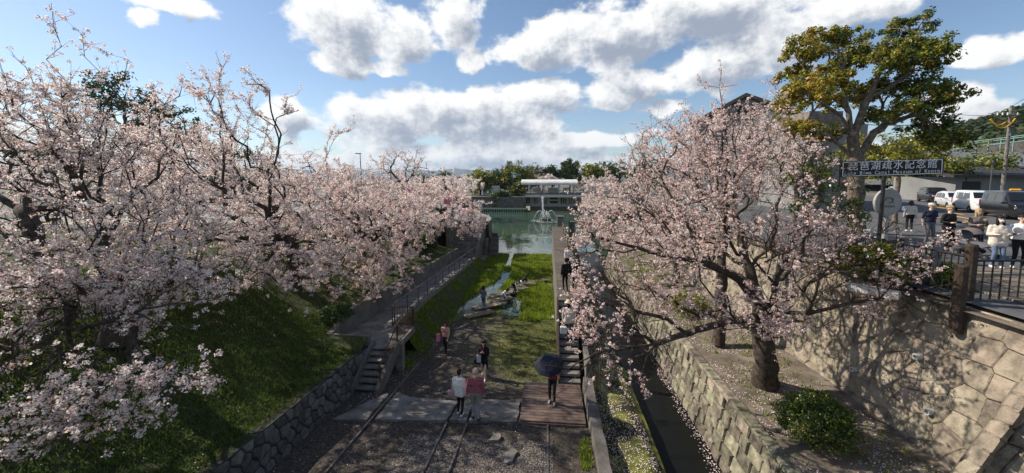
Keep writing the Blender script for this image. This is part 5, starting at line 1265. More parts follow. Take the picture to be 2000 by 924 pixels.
t = MB(); t.tube([(-.12, .07, -.1), (-.12, .07, hs + .15)], .055, 8); t.build('post', 'black_steel', E)
dc = atd(1733, 395, 13.4); E = empty('round_disc', (dc.x, dc.y, 6.3), YAW, 'round grey stone disc on a short stem below the black sign', 'monument')
MB().lathe([(.02, -.05), (.46, -.05), (.475, -.035), (.475, .035), (.46, .05), (.02, .05)], 36, (0, 0, dc.z - 6.3), axis='Y').build('disc', 'disc_stone', E)
t = MB(); t.tube([(0, 0, -.1), (0, 0, dc.z - 6.3 - .4)], .09, 8); t.build('stem', 'disc_stone', E)
t = MB(); zc = dc.z - 6.3 + .08; t.tube([(-.12, -.06, zc + .08), (.06, -.06, zc + .08), (.14, -.06, zc + .02), (.12, -.06, zc - .08), (0, -.06, zc - .1)], .014, 5); t.tube([(-.16, -.06, zc - .02), (-.1, -.06, zc + .03)], .014, 5); t.build('emblem', 'grey_steel', E)
for k in range(5): MB().box((-.18 + k * .09, -.056, zc - .22), (.045, .012, .06)).build('letter_mark', 'grey_steel', E)

# ------------------------------------------------------------------ buildings on the right
def gable(name, label, c, rz, w, d, hw, hr, wm, rmat, over=.5, wins=(), door=None):
    E = empty(name, c, rz, label, 'building')
    wl = MB(); wl.prism([(-w / 2, -.5), (w / 2, -.5), (w / 2, hw), (0, hw + hr), (-w / 2, hw)], -d / 2, d / 2, 'Y'); wl.build('wall', wm, E)
    rf = MB(); s = hr / (w / 2); o = over
    for sgn_ in (-1, 1):
        rf.prism([(0, hw + hr + .05), (sgn_ * (w / 2 + o), hw - s * o + .05), (sgn_ * (w / 2 + o), hw - s * o + .4), (0, hw + hr + .42)], -d / 2 - o, d / 2 + o, 'Y')
    R_ = rf.build('roof', rmat, E)
    for (x, z, ww, hh) in wins:
        q = MB().box((x, -d / 2 - .03, z), (ww, .08, hh)).build('window', 'car_glass', E); MB().box((x, -d / 2 - .07, z - hh / 2 - .05), (ww + .2, .14, .1)).build('sill', 'concrete', q)
    if door: MB().box((door[0], -d / 2 - .03, door[2] / 2), (door[1], .1, door[2])).build('door', 'dark_opening', E)
    return E
gc = atd(1457, 300, 46); G = gable('gabled_hall', 'tall grey gabled hall with dark roof behind the pink cherry', (gc.x, gc.y, 6.2), R(-28), 9.6, 12, 9.0, 2.4, 'grey_wall', 'roof_dark', .5, wins=[(-2.6, 7, 1.3, 1.5), (0, 7, 1.3, 1.5), (2.6, 7, 1.3, 1.5)])
MB().box((0, -6.06, 10.1), (1.5, .15, 1.0)).build('louvre', 'dark_opening', G)
gc = atd(1580, 300, 37); E = empty('concrete_annex', (gc.x, gc.y, 6.2), YAW, 'stepped grey concrete annex between the gabled hall and the evergreen', 'building')
MB().box((0, 0, 3.8), (5.5, 6, 7.8)).build('wall', 'grey_wall', E); MB().box((-.6, 0, 8.2), (3.0, 5, 1.4)).build('roof_block', 'concrete', E); MB().box((3.2, 1, 3.0), (2.0, 5, 6.4)).build('wing', 'white_wall', E)
for (x, z) in ((-1.5, 5.2), (1.2, 5.2), (-1.5, 2.6), (1.2, 2.6)): q = MB().box((x, -3.03, z), (1.3, .1, 1.3)).build('window', 'car_glass', E); MB().box((x, -3.08, z - .72), (1.5, .14, .1)).build('sill', 'concrete', q)
# low warehouse with dark door
wc = at(1935, 398, 6.3); wc = atd(1935, 380, 46); E = empty('low_warehouse', (wc.x, wc.y, 6.2), YAW - R(4), 'low grey warehouse with dark sloping roof and open black doorway', 'building')
MB().box((1.5, 3, 1.5), (13, 8, 3.2)).build('wall', 'grey_wall', E)
MB().box((6.2, -1.3, 1.4), (6.6, .5, 2.9)).build('shutter', 'roof_grey', E)
for k in range(8): MB().box((6.2, -1.57, .3 + k * .34), (6.4, .03, .04)).build('shutter_rib', 'grey_wall', E)
MB().box((-3.3, -1.03, 1.3), (1.9, .12, 2.5)).build('doorway', 'dark_opening', E)
rf = MB(); rf.prism([(-1.9, 3.0), (8, 4.6), (8, 4.9), (-1.9, 3.3)], -6.2, 9.5, 'X'); rf.build('roof', 'roof_dark', E)
rf = MB(); rf.prism([(-2.3, 2.9), (5, 3.7), (5, 3.95), (-2.3, 3.15)], 3.2, 11.5, 'X'); rf.build('lean_to_roof', 'roof_grey', E)
gc = atd(1915, 315, 95); E = empty('grey_roofed_house', (gc.x, gc.y, 5.5), YAW, 'grey roofed house below the teal guard rail', 'building')
MB().box((0, 0, 3), (16, 10, 6)).build('wall', 'grey_wall', E); rf = MB(); rf.prism([(-6, 6), (0, 10), (6, 6)], -9, 9, 'X'); rf.build('roof', 'roof_grey', E)
for k in range(5): q = MB().box((-6 + 3 * k, -5.03, 3), (1.4, .1, 1.4)).build('window', 'car_glass', E)
gc = atd(1908, 276, 190); E = empty('white_block', (gc.x, gc.y, hill_z(gc.x, gc.y) - 6), YAW + .3, 'white flat roofed block on the wooded hillside', 'building')
zz = gc.z - (hill_z(gc.x, gc.y) - 6)
MB().box((0, 0, zz / 2), (11, 8, zz + 3)).build('wall', 'white_wall', E); MB().box((5, 0, zz + 2.6), (2.2, 2.2, 4)).build('tower', 'white_wall', E); MB().box((-3, 0, zz + 2), (4, 5, 1.2)).build('roof_block', 'concrete', E)
for k in range(5):
    for j in range(2): MB().box((-4.2 + 2.1 * k, -4.03, zz - .5 - 2.2 * j), (1.2, .1, 1.1)).build('window', 'car_glass', E)
# elevated teal guard rail road
a = atd(1862, 292, 120); b = atd(2060, 268, 105); E = empty('guard_rail', a, label='long teal guard rail of the raised road below the hill', cat='guard rail'); dv = b - a
for h in (.0, 1.1, 1.6): t = MB(); t.tube([(0, 0, h), (dv.x, dv.y, dv.z + h)], .16, 6); t.build('rail', 'teal_rail', E)
for k in range(9): t = MB(); p = dv * (k / 8); t.tube([(p.x, p.y, p.z - 3.5), (p.x, p.y, p.z + 1.7)], .12, 6); t.build('post', 'teal_rail', E)
MB().add([tuple(a + Vector((0, 0, -.3))), tuple(b + Vector((0, 0, -.3))), tuple(b + Vector((0, 14, -.3))), tuple(a + Vector((0, 14, -.3))), tuple(a + Vector((0, 0, -12))), tuple(b + Vector((0, 0, -12))), tuple(b + Vector((0, 14, -12))), tuple(a + Vector((0, 14, -12)))], [(0, 1, 2, 3), (4, 7, 6, 5), (0, 4, 5, 1), (1, 5, 6, 2), (2, 6, 7, 3), (3, 7, 4, 0)]).build('raised_road', 'concrete_dark', kind='structure')

# utility pole and wires
pt = atd(1978, 206, 42); pb = Vector((pt.x - .1, pt.y, 6.2)); E = empty('utility_pole', pb, label='grey utility pole with crossarms above the warehouse', cat='utility pole'); hp = pt.z - pb.z
t = MB(); t.tube([(0, 0, -.3), (0, 0, hp)], [.19, .13], 10); t.build('pole', 'concrete', E)
for k, h in enumerate((.82, .9)): MB().box((-.3, 0, hp * h), (2.3, .1, .1)).build('crossarm', 'grey_steel', E)
for k in range(5):
    t = MB(); t.lathe([(.05, 0), (.07, .08), (.05, .16), (.07, .2), (.03, .28)], 8, (-1.3 + .5 * k, 0, hp * .9 + .05)); t.build('insulator', 'sign_white', E)
MB().box((.0, -.25, hp * .72), (.35, .35, .6), bev=.05).build('transformer', 'grey_steel', E)
def wire(a, b, sag, r_, lab):
    a, b = Vector(a), Vector(b); t = MB(); t.tube([a.lerp(b, k / 16) - Vector((0, 0, sag * 4 * (k / 16) * (1 - k / 16))) for k in range(17)], r_, 4, cap=False); t.build('wire', 'black_steel', label=lab, cat='wire', group='overhead wires')
top = pb + Vector((0, 0, hp * .86))
wire(top, atd(1560, 232, 60), .8, .05, 'thick overhead cable running from the pole towards the evergreen')
wire(top + Vector((-1, 0, .6)), atd(1840, 215, 75), .5, .03, 'thin wire sloping from the crossarm to the evergreen crown')
wire(top + Vector((.5, 0, .9)), atd(2080, 85, 25), .4, .025, 'wire rising from the pole to the right edge of the picture'); wire(top + Vector((-.8, 0, 1)), atd(2080, 125, 26), .4, .025, 'second wire rising from the pole to the right edge')
t = MB(); c = atd(1958, 242, 42); t.tube([c + Vector((-1.2 + 2.4 * k / 10, 0, .55 - 1.0 * math.sin(math.pi * k / 10))) for k in range(11)], .06, 6); t.tube([c + Vector((-1.2 + 1.9 * k / 10, .1, .5 - .6 * math.sin(math.pi * k / 10))) for k in range(11)], .05, 6)
t.build('cable_sleeve', 'yellow_sleeve', label='yellow insulating sleeves hanging on the wires by the pole', cat='sleeve')
pb = atd(1938, 330, 40); t = MB(); t.tube([(pb.x, pb.y, 6.2), (pb.x, pb.y, pb.z + .9)], .06, 6); t.tube([(pb.x - .4, pb.y, pb.z + .6), (pb.x + .3, pb.y, pb.z + .6)], .05, 5); t.build('roof_pole', 'grey_steel', label='short pole in front of the warehouse roof', cat='pole')
# street lamp and banners on the left
lp = atd(705, 300, 62); E = empty('street_lamp', (lp.x, lp.y, 4.1), label='slim street lamp rising above the left blossoms', cat='street lamp')
t = MB(); t.tube([(0, 0, 0), (-.15, 0, lp.z - 4.2)], [.11, .06], 8); t.build('pole', 'grey_steel', E); MB().box((-.45, 0, lp.z - 4.1), (.95, .3, .14), bev=.04).build('lamp_head', 'grey_steel', E)
def banner(px, py, dpp, w, h, mat, lab):
    c = atd(px, py, dpp); E = empty('banner', (c.x, c.y, 4.05), .2, lab, 'banner', 'banners on the left street')
    t = MB(); t.tube([(-w / 2 - .05, 0, 0), (-w / 2 - .05, 0, c.z - 4.05 + h / 2 + .1)], .025, 6); t.tube([(-w / 2 - .05, 0, c.z - 4.05 + h / 2 + .03), (w / 2, 0, c.z - 4.05 + h / 2 + .03)], .018, 5); t.build('pole', 'sign_white', E)
    V = []; nu, nv = 6, 14
    for j in range(nv + 1):
        for i in range(nu + 1): V.append((-w / 2 + w * i / nu, .06 * math.sin(i * .9 + j * .5), c.z - 4.05 + h / 2 - h * j / nv))
    V2 = [(x, y + .012, z) for x, y, z in V]; n = len(V)
    F = [(j * (nu + 1) + i, j * (nu + 1) + i + 1, (j + 1) * (nu + 1) + i + 1, (j + 1) * (nu + 1) + i) for j in range(nv) for i in range(nu)]
    MB().add(V + V2, F + [tuple(n + q for q in f[::-1]) for f in F]).build('cloth', mat, E)
banner(873, 386, 44, .75, 1.55, 'pink_cloth', 'bright pink vertical banner above the long stair'); banner(857, 391, 46, .55, .75, 'lilac_cloth', 'small pale lilac banner beside the pink one'); banner(798, 376, 48, .5, 1.0, 'pink_cloth', 'pink banner half hidden in the left blossoms')
E = empty('lantern_post', tuple(atd(886, 412, 44) - Vector((0, 0, 1.2))), label='small white lantern box on a post near the banners', cat='lantern'); MB().box((0, 0, .9), (.4, .4, .6), bev=.03).build('box', 'white_wall', E); t = MB(); t.tube([(0, 0, -.6), (0, 0, .6)], .05, 6); t.build('post', 'wood_post', E)
# ------------------------------------------------------------------ vehicles
def paint(name, col, rough=.25):
    m = M(name, col, rough=rough, var=.04, scale=2, spec=.6); b = m.node_tree.nodes['Principled BSDF']; b.inputs['Coat Weight'].default_value = .6; b.inputs['Coat Roughness'].default_value = .06
paint('paint_black', (.010, .010, .012)); paint('paint_white', (.70, .70, .69)); paint('paint_silver', (.38, .40, .42)); paint('paint_pearl', (.60, .61, .62))
PROF = {  # x fraction from rear to front, roof or bonnet height fraction
    'van':  [(0, .50), (.01, .88), (.04, .985), (.3, 1.0), (.62, 1.0), (.72, .965), (.86, .63), (.985, .52), (1, .34)],
    'suv':  [(0, .50), (.02, .66), (.10, .95), (.3, 1.0), (.55, 1.0), (.62, .97), (.74, .66), (.97, .57), (1, .40)],
    'hatch': [(0, .48), (.03, .68), (.12, .93), (.3, 1.0), (.52, .99), (.60, .94), (.76, .63), (.97, .52), (1, .36)]}
def vehicle(name, label, loc, heading, dims, kind, col, plate='plate_white', taxi=False):
    L, W, H = dims; E = empty(name, loc, heading, label, 'car', 'vehicles queuing on the street')
    prof = PROF[kind]; zb = .22
    xs = sorted(set([p[0] for p in prof] + lin(0, 1, 25)))
    def top(x):
        for (a, ha), (b, hb) in zip(prof, prof[1:]):
            if a <= x <= b: return ha + (hb - ha) * (x - a) / (b - a)
        return prof[-1][1]
    belt = .56 * H; rows = []
    def half(x):                                     # plan taper at the ends
        e = min(x, 1 - x); return W / 2 * (.86 + .14 * smooth01(e / .10))
    for x in xs:
        zt = top(x) * H; bl = min(belt, zt - .06); hw = half(x); up = max(0., (zt - belt) / (H - belt)) if zt > belt else 0.
        tum = hw * (1 - .17 * up); X = (x - .5) * L
        sec = [(hw * .90, zb), (hw, zb + .16), (hw * 1.0, bl * .8), (hw * .985, bl), (tum, max(bl + .01, zt - .09 * H * .6)), (tum * .88, zt - .01), (tum * .5, zt + .012)]
        rows.append([(X, y, z) for y, z in sec] + [(X, -y, z) for y, z in sec[::-1]])
    n = len(rows[0]); V = [p for r_ in rows for p in r_]; F = []
    for i in range(len(rows) - 1):
        for k in range(n): F.append((i * n + k, i * n + (k + 1) % n, (i + 1) * n + (k + 1) % n, (i + 1) * n + k))
    F += [tuple(range(n)), tuple(range((len(rows) - 1) * n, len(rows) * n))[::-1]]
    MB().add(V, F).build('body', col, E, smooth=True)
    def side_pt(x, t, s, o):                         # point on greenhouse side, t 0 belt .. 1 roof edge
        zt = top(x) * H; hw = half(x); up = max(0., (zt - belt) / (H - belt)); tum = hw * (1 - .17 * up); ze = zt - .054 * H
        return ((x - .5) * L, s * (hw * .985 + (tum - hw * .985) * t + o), belt + (ze - belt) * t)
    wins = {'van': [(.06, .24), (.26, .47), (.49, .70)], 'suv': [(.11, .22), (.24, .42), (.44, .63)], 'hatch': [(.14, .24), (.26, .42), (.44, .63)]}[kind]
    for s in (-1, 1):
        for (a, b) in wins:
            b2 = b - (.0 if b < .6 else .035); V = [side_pt(a, .10, s, .008), side_pt(b + (.02 if b > .6 else 0), .10, s, .008), side_pt(b2, .88, s, .008), side_pt(a + .008, .88, s, .008)]
            V += [(x, y - s * .03, z) for x, y, z in V]; MB().add(V, [(0, 1, 2, 3), (4, 7, 6, 5), (0, 4, 5, 1), (1, 5, 6, 2), (2, 6, 7, 3), (3, 7, 4, 0)]).build('side_window', 'car_glass', E)
        MB().box(((.80 - .5) * L, s * (W / 2 + .09), belt + .06), (.12, .2, .16), bev=.04).build('mirror', col, E)
        hx = .968; MB().box(((hx - .5) * L, s * half(hx) * .74, top(.97) * H * .78), (.22, .36 * W / 1.7, .17), bev=.04).build('headlight', 'lamp_glass', E)
        MB().box((-.495 * L, s * W * .42, belt * .9), (.08, .12, .5), bev=.02).build('tail_light', 'tail_red', E)
        for wx in (.185, .805):
            r_ = .31 if kind != 'suv' else .34; cx, cy_ = (wx - .5) * L, s * (W / 2 - .085)
            wl = MB().lathe([(r_ * .55, -.1), (r_ * .95, -.1), (r_, -.07), (r_, .07), (r_ * .95, .1), (r_ * .55, .1)], 22, (cx, cy_, r_), axis='Y').build('wheel', 'rubber', E)
            MB().lathe([(.03, -.105), (r_ * .6, -.09), (r_ * .62, .09), (.03, .105)], 14, (cx, cy_, r_), axis='Y').build('rim', 'chrome', wl)
            MB().lathe([(r_ * 1.16, -.01), (r_ * 1.16, .012)], 24, (cx, s * (W / 2 + .001) , r_ + .02), axis='Y').build('wheel_arch', 'dark_opening', E) if False else None
        MB().box(((.48 - .5) * L, s * (W / 2 + .012), belt * .86), (.2, .02, .03)).build('door_handle', 'chrome', E)
    # windscreens
    def screen(xa, xb, o, nm):
        za, zc = top(xa) * H, top(xb) * H; ha = half(xa) * .80; hb = half(xb) * (1 - .17 * max(0, (zc - belt) / (H - belt))) * .84; nx_ = o
        V = [((xa - .5) * L + o, -ha, za + .03), ((xa - .5) * L + o, ha, za + .03), ((xb - .5) * L + o, hb, zc + .0), ((xb - .5) * L + o, -hb, zc + .0)]
        V += [(x - .03 * (1 if o > 0 else -1), y, z - .03) for x, y, z in V]; MB().add(V, [(0, 1, 2, 3), (4, 7, 6, 5), (0, 4, 5, 1), (1, 5, 6, 2), (2, 6, 7, 3), (3, 7, 4, 0)]).build(nm, 'car_glass', E)
    fx = {'van': (.845, .735), 'suv': (.73, .63), 'hatch': (.745, .615)}[kind]; screen(fx[0], fx[1], .02, 'windscreen')
    zf = top(.98) * H
    MB().box((.492 * L, 0, zf * .70), (.06, W * .50, .16), bev=.02).build('grille', 'dark_opening', E)
    MB().box((.497 * L, 0, zf * .70 + .0), (.06, W * .44, .025)).build('grille_bar', 'chrome', E)
    MB().box((.488 * L, 0, .34), (.10, W * .80, .16), bev=.04).build('bumper_intake', 'dark_opening', E)
    MB().box((.505 * L, 0, .47), (.03, .34, .17), bev=.005).build('number_plate', plate, E)
    MB().box((-.505 * L, 0, .62), (.03, .34, .17), bev=.005).build('number_plate', plate, E)
    if taxi: MB().box((.02 * L, 0, H + .08), (.22, .5, .16), bev=.05).build('roof_lamp', 'yellow_sleeve', E)
    return E
hd = R(-116)
def car(px, py, lab, dims, kind, col, plate='plate_white', dh=0., taxi=False):
    p = at(px, py, 6.3); vehicle({'van': 'minivan', 'suv': 'sport_utility_car', 'hatch': 'hatchback'}[kind], lab, (p.x, p.y, street_z(p.x, p.y)), hd + dh, dims, kind, col, plate, taxi)
car(1975, 426, 'shiny black minivan with orange roof lamp nearest on the street', (4.7, 1.8, 1.95), 'van', 'paint_black', taxi=True)
car(1905, 414, 'boxy white minivan behind the black one', (4.4, 1.7, 1.82), 'van', 'paint_white')
car(1862, 406, 'small pale hatchback between the white minivan and the black car', (4.0, 1.7, 1.6), 'hatch', 'paint_pearl')
car(1823, 395, 'black car with yellow plate in the middle of the queue', (4.6, 1.85, 1.75), 'suv', 'paint_black', 'plate_yellow')
car(1788, 389, 'silver minivan just behind the black car with yellow plate', (4.7, 1.75, 1.95), 'van', 'paint_silver')
car(1768, 384, 'pearl white minivan at the left end of the queue', (4.7, 1.75, 1.95), 'van', 'paint_pearl')
car(1806, 374, 'distant white van at the back of the queue', (5.4, 1.9, 2.3), 'van', 'paint_white')
car(1752, 383, 'silver hatchback partly behind the stone disc', (4.0, 1.7, 1.55), 'hatch', 'paint_silver')
for k, px in enumerate((1785, 1808)):
    p = at(px, 378, 6.3); t = MB(); t.box((p.x, p.y, 7.3), (.35, .3, 2.2), bev=.03); t.build('gate_post', 'white_wall', label=['white gate post left of the pair behind the cars', 'white gate post right of the pair behind the cars'][k], cat='post')
# road markings and pavement edge
for k in range(5):
    p = at(1930 - 22 * k, 446 - 10 * k, 6.3); MB().box((p.x, p.y, 6.305), (.16, 3.2, .008), rz=hd - R(90)).build('road_line', 'yellow_sleeve', label='worn orange centre line dash on the street', cat='road marking', group='centre line dashes') 

# ------------------------------------------------------------------ people
for nm, col in dict(skin=(.52, .34, .25), skin_light=(.62, .43, .34), hair_black=(.012, .010, .009), hair_brown=(.06, .035, .02), hair_blond=(.36, .26, .14), hair_grey=(.30, .29, .28), c_white=(.72, .70, .66), c_pinkshirt=(.27, .085, .105),
                    c_greytrouser=(.27, .25, .24), c_black=(.014, .014, .016), c_pinktop=(.60, .27, .24), c_denim=(.12, .17, .26), c_jeans=(.10, .15, .27), c_grey=(.14, .14, .15), c_navy=(.018, .022, .045), c_beige=(.62, .56, .48),
                    c_blue=(.30, .38, .52), c_red=(.20, .03, .04), c_shoe=(.05, .045, .04), c_whiteshoe=(.65, .63, .60), c_khaki=(.30, .26, .19), c_pattern=(.16, .13, .12), lip=(.35, .12, .11), straw=(.60, .50, .36), c_lilac=(.55, .52, .58)).items():
    M(nm, col, rough=.85 if nm[0] == 'c' else .6, var=.14, scale=16, spec=.2, bump=.25 if nm[0] == 'c' else 0, bscale=30)
def capsule(p0, r0, p1, r1, seg=10, rings=3):
    p0, p1 = Vector(p0), Vector(p1); d = p1 - p0; L = d.length; t = d.normalized() if L > 1e-6 else Vector((0, 0, 1)); u = t.orthogonal().normalized(); w = t.cross(u); V = []; F = []
    prof = []
    for k in range(rings + 1): a = math.pi / 2 * k / rings; prof.append((-math.cos(a) * r0, math.sin(a) * r0, 0))
    for k in range(rings + 1): a = math.pi / 2 * k / rings; prof.append((math.sin(a) * r1, math.cos(a) * r1, 1))
    for (h, r_, e) in prof:
        c = (p0 if e == 0 else p1) + t * h
        for k in range(seg): a = 2 * math.pi * k / seg; V.append(tuple(c + (u * math.cos(a) + w * math.sin(a)) * max(r_, 1e-4)))
    n = len(prof)
    for i in range(n - 1):
        for k in range(seg): F.append((i * seg + k, i * seg + (k + 1) % seg, (i + 1) * seg + (k + 1) % seg, (i + 1) * seg + k))
    F += [tuple(range(seg))[::-1], tuple(range((n - 1) * seg, n * seg))]
    return V, F
def blob(caps, voxel, mats, extra=(), smooth_it=4):
    """caps: (p0,r0,p1,r1,mat index) fused into one skin; extra capsules are appended unfused (fingers, eyes)"""
    m = MB()
    for (a, ra, b, rb, mi) in caps: m.add(*capsule(a, ra, b, rb))
    me = m.mesh('tmp', mats[0]); o = bpy.data.objects.new('tmp', me); COL.objects.link(o)
    md = o.modifiers.new('r', 'REMESH'); md.mode = 'VOXEL'; md.voxel_size = voxel; sm = o.modifiers.new('s', 'SMOOTH'); sm.iterations = smooth_it; sm.factor = .5
    dg = bpy.context.evaluated_depsgraph_get(); out = bpy.data.meshes.new_from_object(o.evaluated_get(dg)); bpy.data.objects.remove(o); bpy.data.meshes.remove(me)
    n = len(out.polygons); C = np.empty(n * 3, np.float32); out.polygons.foreach_get('center', C); C = C.reshape(-1, 3); best = np.full(n, 1e9); mi_ = np.zeros(n, int)
    for (a, ra, b, rb, mi) in caps:
        a_, b_ = np.array(a), np.array(b); ab = b_ - a_; L2 = max(1e-9, ab @ ab); t = np.clip(((C - a_) @ ab) / L2, 0, 1); d = np.linalg.norm(C - a_ - t[:, None] * ab, axis=1) - (ra + (rb - ra) * t); w = d < best; best[w] = d[w]; mi_[w] = mi
    if extra:
        V = np.empty(len(out.vertices) * 3, np.float32); out.vertices.foreach_get('co', V); V = V.reshape(-1, 3); F = [tuple(p.vertices) for p in out.polygons]; MI = list(mi_); V = [tuple(v) for v in V]
        for (a, ra, b, rb, mi) in extra:
            v, f = capsule(a, ra, b, rb, 6, 2); o_ = len(V); V += v; F += [tuple(i + o_ for i in q) for q in f]; MI += [mi] * len(f)
        out2 = bpy.data.meshes.new('body'); out2.from_pydata(V, [], F); bpy.data.meshes.remove(out); out = out2; mi_ = np.array(MI)
    out.materials.clear()
    for q in mats: out.materials.append(MATS[q])
    out.polygons.foreach_set('material_index', mi_.astype(np.int32)); out.polygons.foreach_set('use_smooth', np.ones(len(out.polygons), bool)); out.update(); return out
def person(label, loc, rz, h=1.65, top='c_white', bottom='c_black', shoe='c_shoe', skin='skin', hair='hair_black', style='short', pose='stand', arms=('down', 'down'), skirt=None, sleeves='long', hat=None, vox=.022, bulk=1., mask=False, glasses=False, step=.0, group=None, collar=None, legs_bare=False, headturn=0., headdown=0., coat=None):
    """local axes: x to the person's right hand side, +y ahead, z up; 1.70 m figure then scaled"""
    E = empty('person', loc, rz, label, 'person', group); E.scale = (h / 1.70,) * 3
    mats = [skin, top, bottom, shoe, 'hair_black', 'lip', coat or top]; SK, TP, BT, SH, EY, LP, CT = range(7)
    caps = []; ext = []; V = Vector
    def cap(a, ra, b, rb, m): caps.append((tuple(a), ra, tuple(b), rb, m))
    # skeleton by pose
    pel = V((0, 0, .93)); tilt = 0.; foot = {-1: V((-.10, 0, 0)), 1: V((.10, 0, 0))}; knee = {}
    if pose == 'walk':
        foot = {-1: V((-.09, .24, 0)), 1: V((.09, -.26, .03))}; pel.z = .90; tilt = R(4)
    elif pose == 'lean': foot = {-1: V((-.09, .08, 0)), 1: V((.10, -.04, 0))}
    elif pose == 'stairs': foot = {-1: V((-.10, -.02, 0)), 1: V((.10, .28, .18))}; tilt = R(6)
    elif pose == 'crouch': pel = V((0, -.12, .30)); tilt = R(48); foot = {-1: V((-.13, .06, 0)), 1: V((.13, .02, 0))}
    elif pose == 'bend': pel = V((0, -.10, .80)); tilt = R(72); foot = {-1: V((-.12, .02, 0)), 1: V((.12, 0, 0))}
    up = V((0, math.sin(tilt), math.cos(tilt))); fw = V((0, math.cos(tilt), -math.sin(tilt)))
    sp = lambda x, f, u: pel + V((x, 0, 0)) + fw * f + up * u
    # torso
    k = bulk
    cap(sp(-.075 * k, 0, .0), .115 * k, sp(.075 * k, 0, .0), .115 * k, BT if not skirt else (TP if skirt == 'dress' else BT))
    cap(sp(-.06 * k, .0, .14), .108 * k, sp(.06 * k, .0, .14), .108 * k, TP)
    cap(sp(-.085 * k, .01, .32), .112 * k, sp(.085 * k, .01, .32), .112 * k, TP)
    cap(sp(-.10 * k, -.01, .43), .088, sp(.10 * k, -.01, .43), .088, TP)
    cap(sp(0, 0, .05), .12 * k, sp(0, 0, .40), .12, TP)
    if sleeves == 'over': cap(sp(-.09, 0, -.10), .135 * k, sp(.09, 0, -.10), .135 * k, TP); cap(sp(-.09, 0, .25), .135 * k, sp(.09, 0, .25), .135 * k, TP); cap(sp(-.08, 0, -.08), .135 * k, sp(-.08, 0, .28), .13 * k, TP); cap(sp(.08, 0, -.08), .135 * k, sp(.08, 0, .28), .13 * k, TP)
    else: cap(sp(-.08 * k, 0, .05), .116 * k, sp(.08 * k, 0, .05), .116 * k, TP)
    # neck and head
    nb = sp(0, -.005, .48); hu = V((0, math.sin(tilt * .55 + headdown), math.cos(tilt * .55 + headdown))); hf = V((0, hu.z, -hu.y)); hx = V((1, 0, 0))
    if headturn: c_, s_ = math.cos(headturn), math.sin(headturn); hx, hf = hx * c_ + hf * s_, hf * c_ - hx * s_
    hb = nb + hu * .10; hc = nb + hu * .19 + hf * .015
    cap(nb, .058, hb, .054, SK)
    cap(hc + hu * .035 - hf * .012, .092, hc + hu * .035 + hf * .012, .088, SK); cap(hc, .078, hc - hu * .055 + hf * .025, .052, SK); cap(hc + hu * -.005 + hf * .085, .013, hc - hu * .022 + hf * .102, .015, SK)
    for s in (-1, 1): cap(hc + hx * s * .09 + hu * .012, .018, hc + hx * s * .092 - hu * .018, .014, SK); ext.append((tuple(hc + hx * s * .033 + hu * .018 + hf * .083), .011, tuple(hc + hx * s * .037 + hu * .018 + hf * .083), .011, EY)); ext.append((tuple(hc + hx * s * .022 + hu * .04 + hf * .088), .005, tuple(hc + hx * s * .048 + hu * .038 + hf * .08), .004, EY))
    ext.append((tuple(hc - hx * .02 - hu * .048 + hf * .083), .007, tuple(hc + hx * .02 - hu * .048 + hf * .083), .007, LP))
    # legs
    for s in (-1, 1):
        hip = pel + V((s * .085 * k, 0, -.02)); f = foot[s]; ank = f + V((0, -.02, .085)); d = ank - hip; Lt = .43; Lc = .42; L = min(d.length, Lt + Lc - .005)
        mid = hip + d * (Lt / (Lt + Lc)); b2 = max(0., Lt * Lt - (L * Lt / (Lt + Lc)) ** 2); off = math.sqrt(b2); kd = V((s * .12 if pose == 'crouch' else 0, 1, .35 if pose == 'crouch' else 0)).normalized(); kn = mid + kd * off
        lm = SK if legs_bare else BT
        cap(hip, .088 * k, kn, .062, SK if (skirt and legs_bare) else lm); cap(kn, .06, kn.lerp(ank, .35), .056, lm); cap(kn.lerp(ank, .35), .056, ank, .042, lm)
        cap(ank, .042, f + V((0, -.04, .045)), .044, SH); cap(f + V((0, -.05, .04)), .042, f + V((s * .01, .15, .032)), .036, SH)
    if skirt:
        zz = {'dress': .55, 'mini': .60, 'long': .22}[skirt]; m_ = TP if skirt == 'dress' else BT
        for s in (-1, 1): cap(pel + V((s * .06, 0, -.02)), .125, V((s * .085, foot[s].y * .4, zz)), .125, m_)
    # arms
    for s, a in zip((-1, 1), arms):
        sh = sp(s * (.185 * k), -.01, .44); X = V((s, 0, 0)); el = sh + X * .05 - up * .27 - fw * .03; wr = el - up * .24 + fw * .05 + X * .01
        if a == 'phone': el = sh + X * .05 - V((0, 0, .24)) + fw * .08; wr = V((s * .06, 0, 0)) + V((0, el.y + .20, el.z + .16))
        elif a == 'hold': el = sh + X * .05 - V((0, 0, .26)) + fw * .02; wr = el + V((-s * .10, .21, .02))
        elif a == 'push': el = sh + X * .06 - V((0, 0, .24)) - fw * .03; wr = el + V((-s * .02, .26, .0))
        elif a == 'reach': el = sh + X * .03 - V((0, 0, .24)) + V((0, .10, 0)); wr = el + V((0, .10, -.22))
        elif a == 'swing_f': el = sh + X * .04 - V((0, -.08, .26)); wr = el + V((0, .15, -.19))
        elif a == 'swing_b': el = sh + X * .04 - V((0, .10, .25)); wr = el + V((0, -.06, -.24))
        elif a == 'pocket': el = sh + X * .09 - V((0, .06, .26)); wr = el + V((-s * .06, .10, -.18))
        elif a == 'umbrella': el = sh + X * .04 - V((0, 0, .24)) + V((0, .06, 0)); wr = el + V((-s * .04, .12, .19))
        tm = CT if coat else TP
        cap(sh, .06 * (1.15 if sleeves == 'over' else 1), el, .047 * (1.25 if sleeves == 'over' else 1), tm if sleeves != 'none' else SK); cap(el, .046 * (1.2 if sleeves == 'over' else 1), wr, .034, tm if sleeves in ('long', 'over') else SK)
        d = (wr - el).normalized(); pl = wr + d * .075; sd_ = d.cross(V((0, 0, 1)) if abs(d.z) < .8 else V((0, 1, 0))).normalized(); nrm = sd_.cross(d)
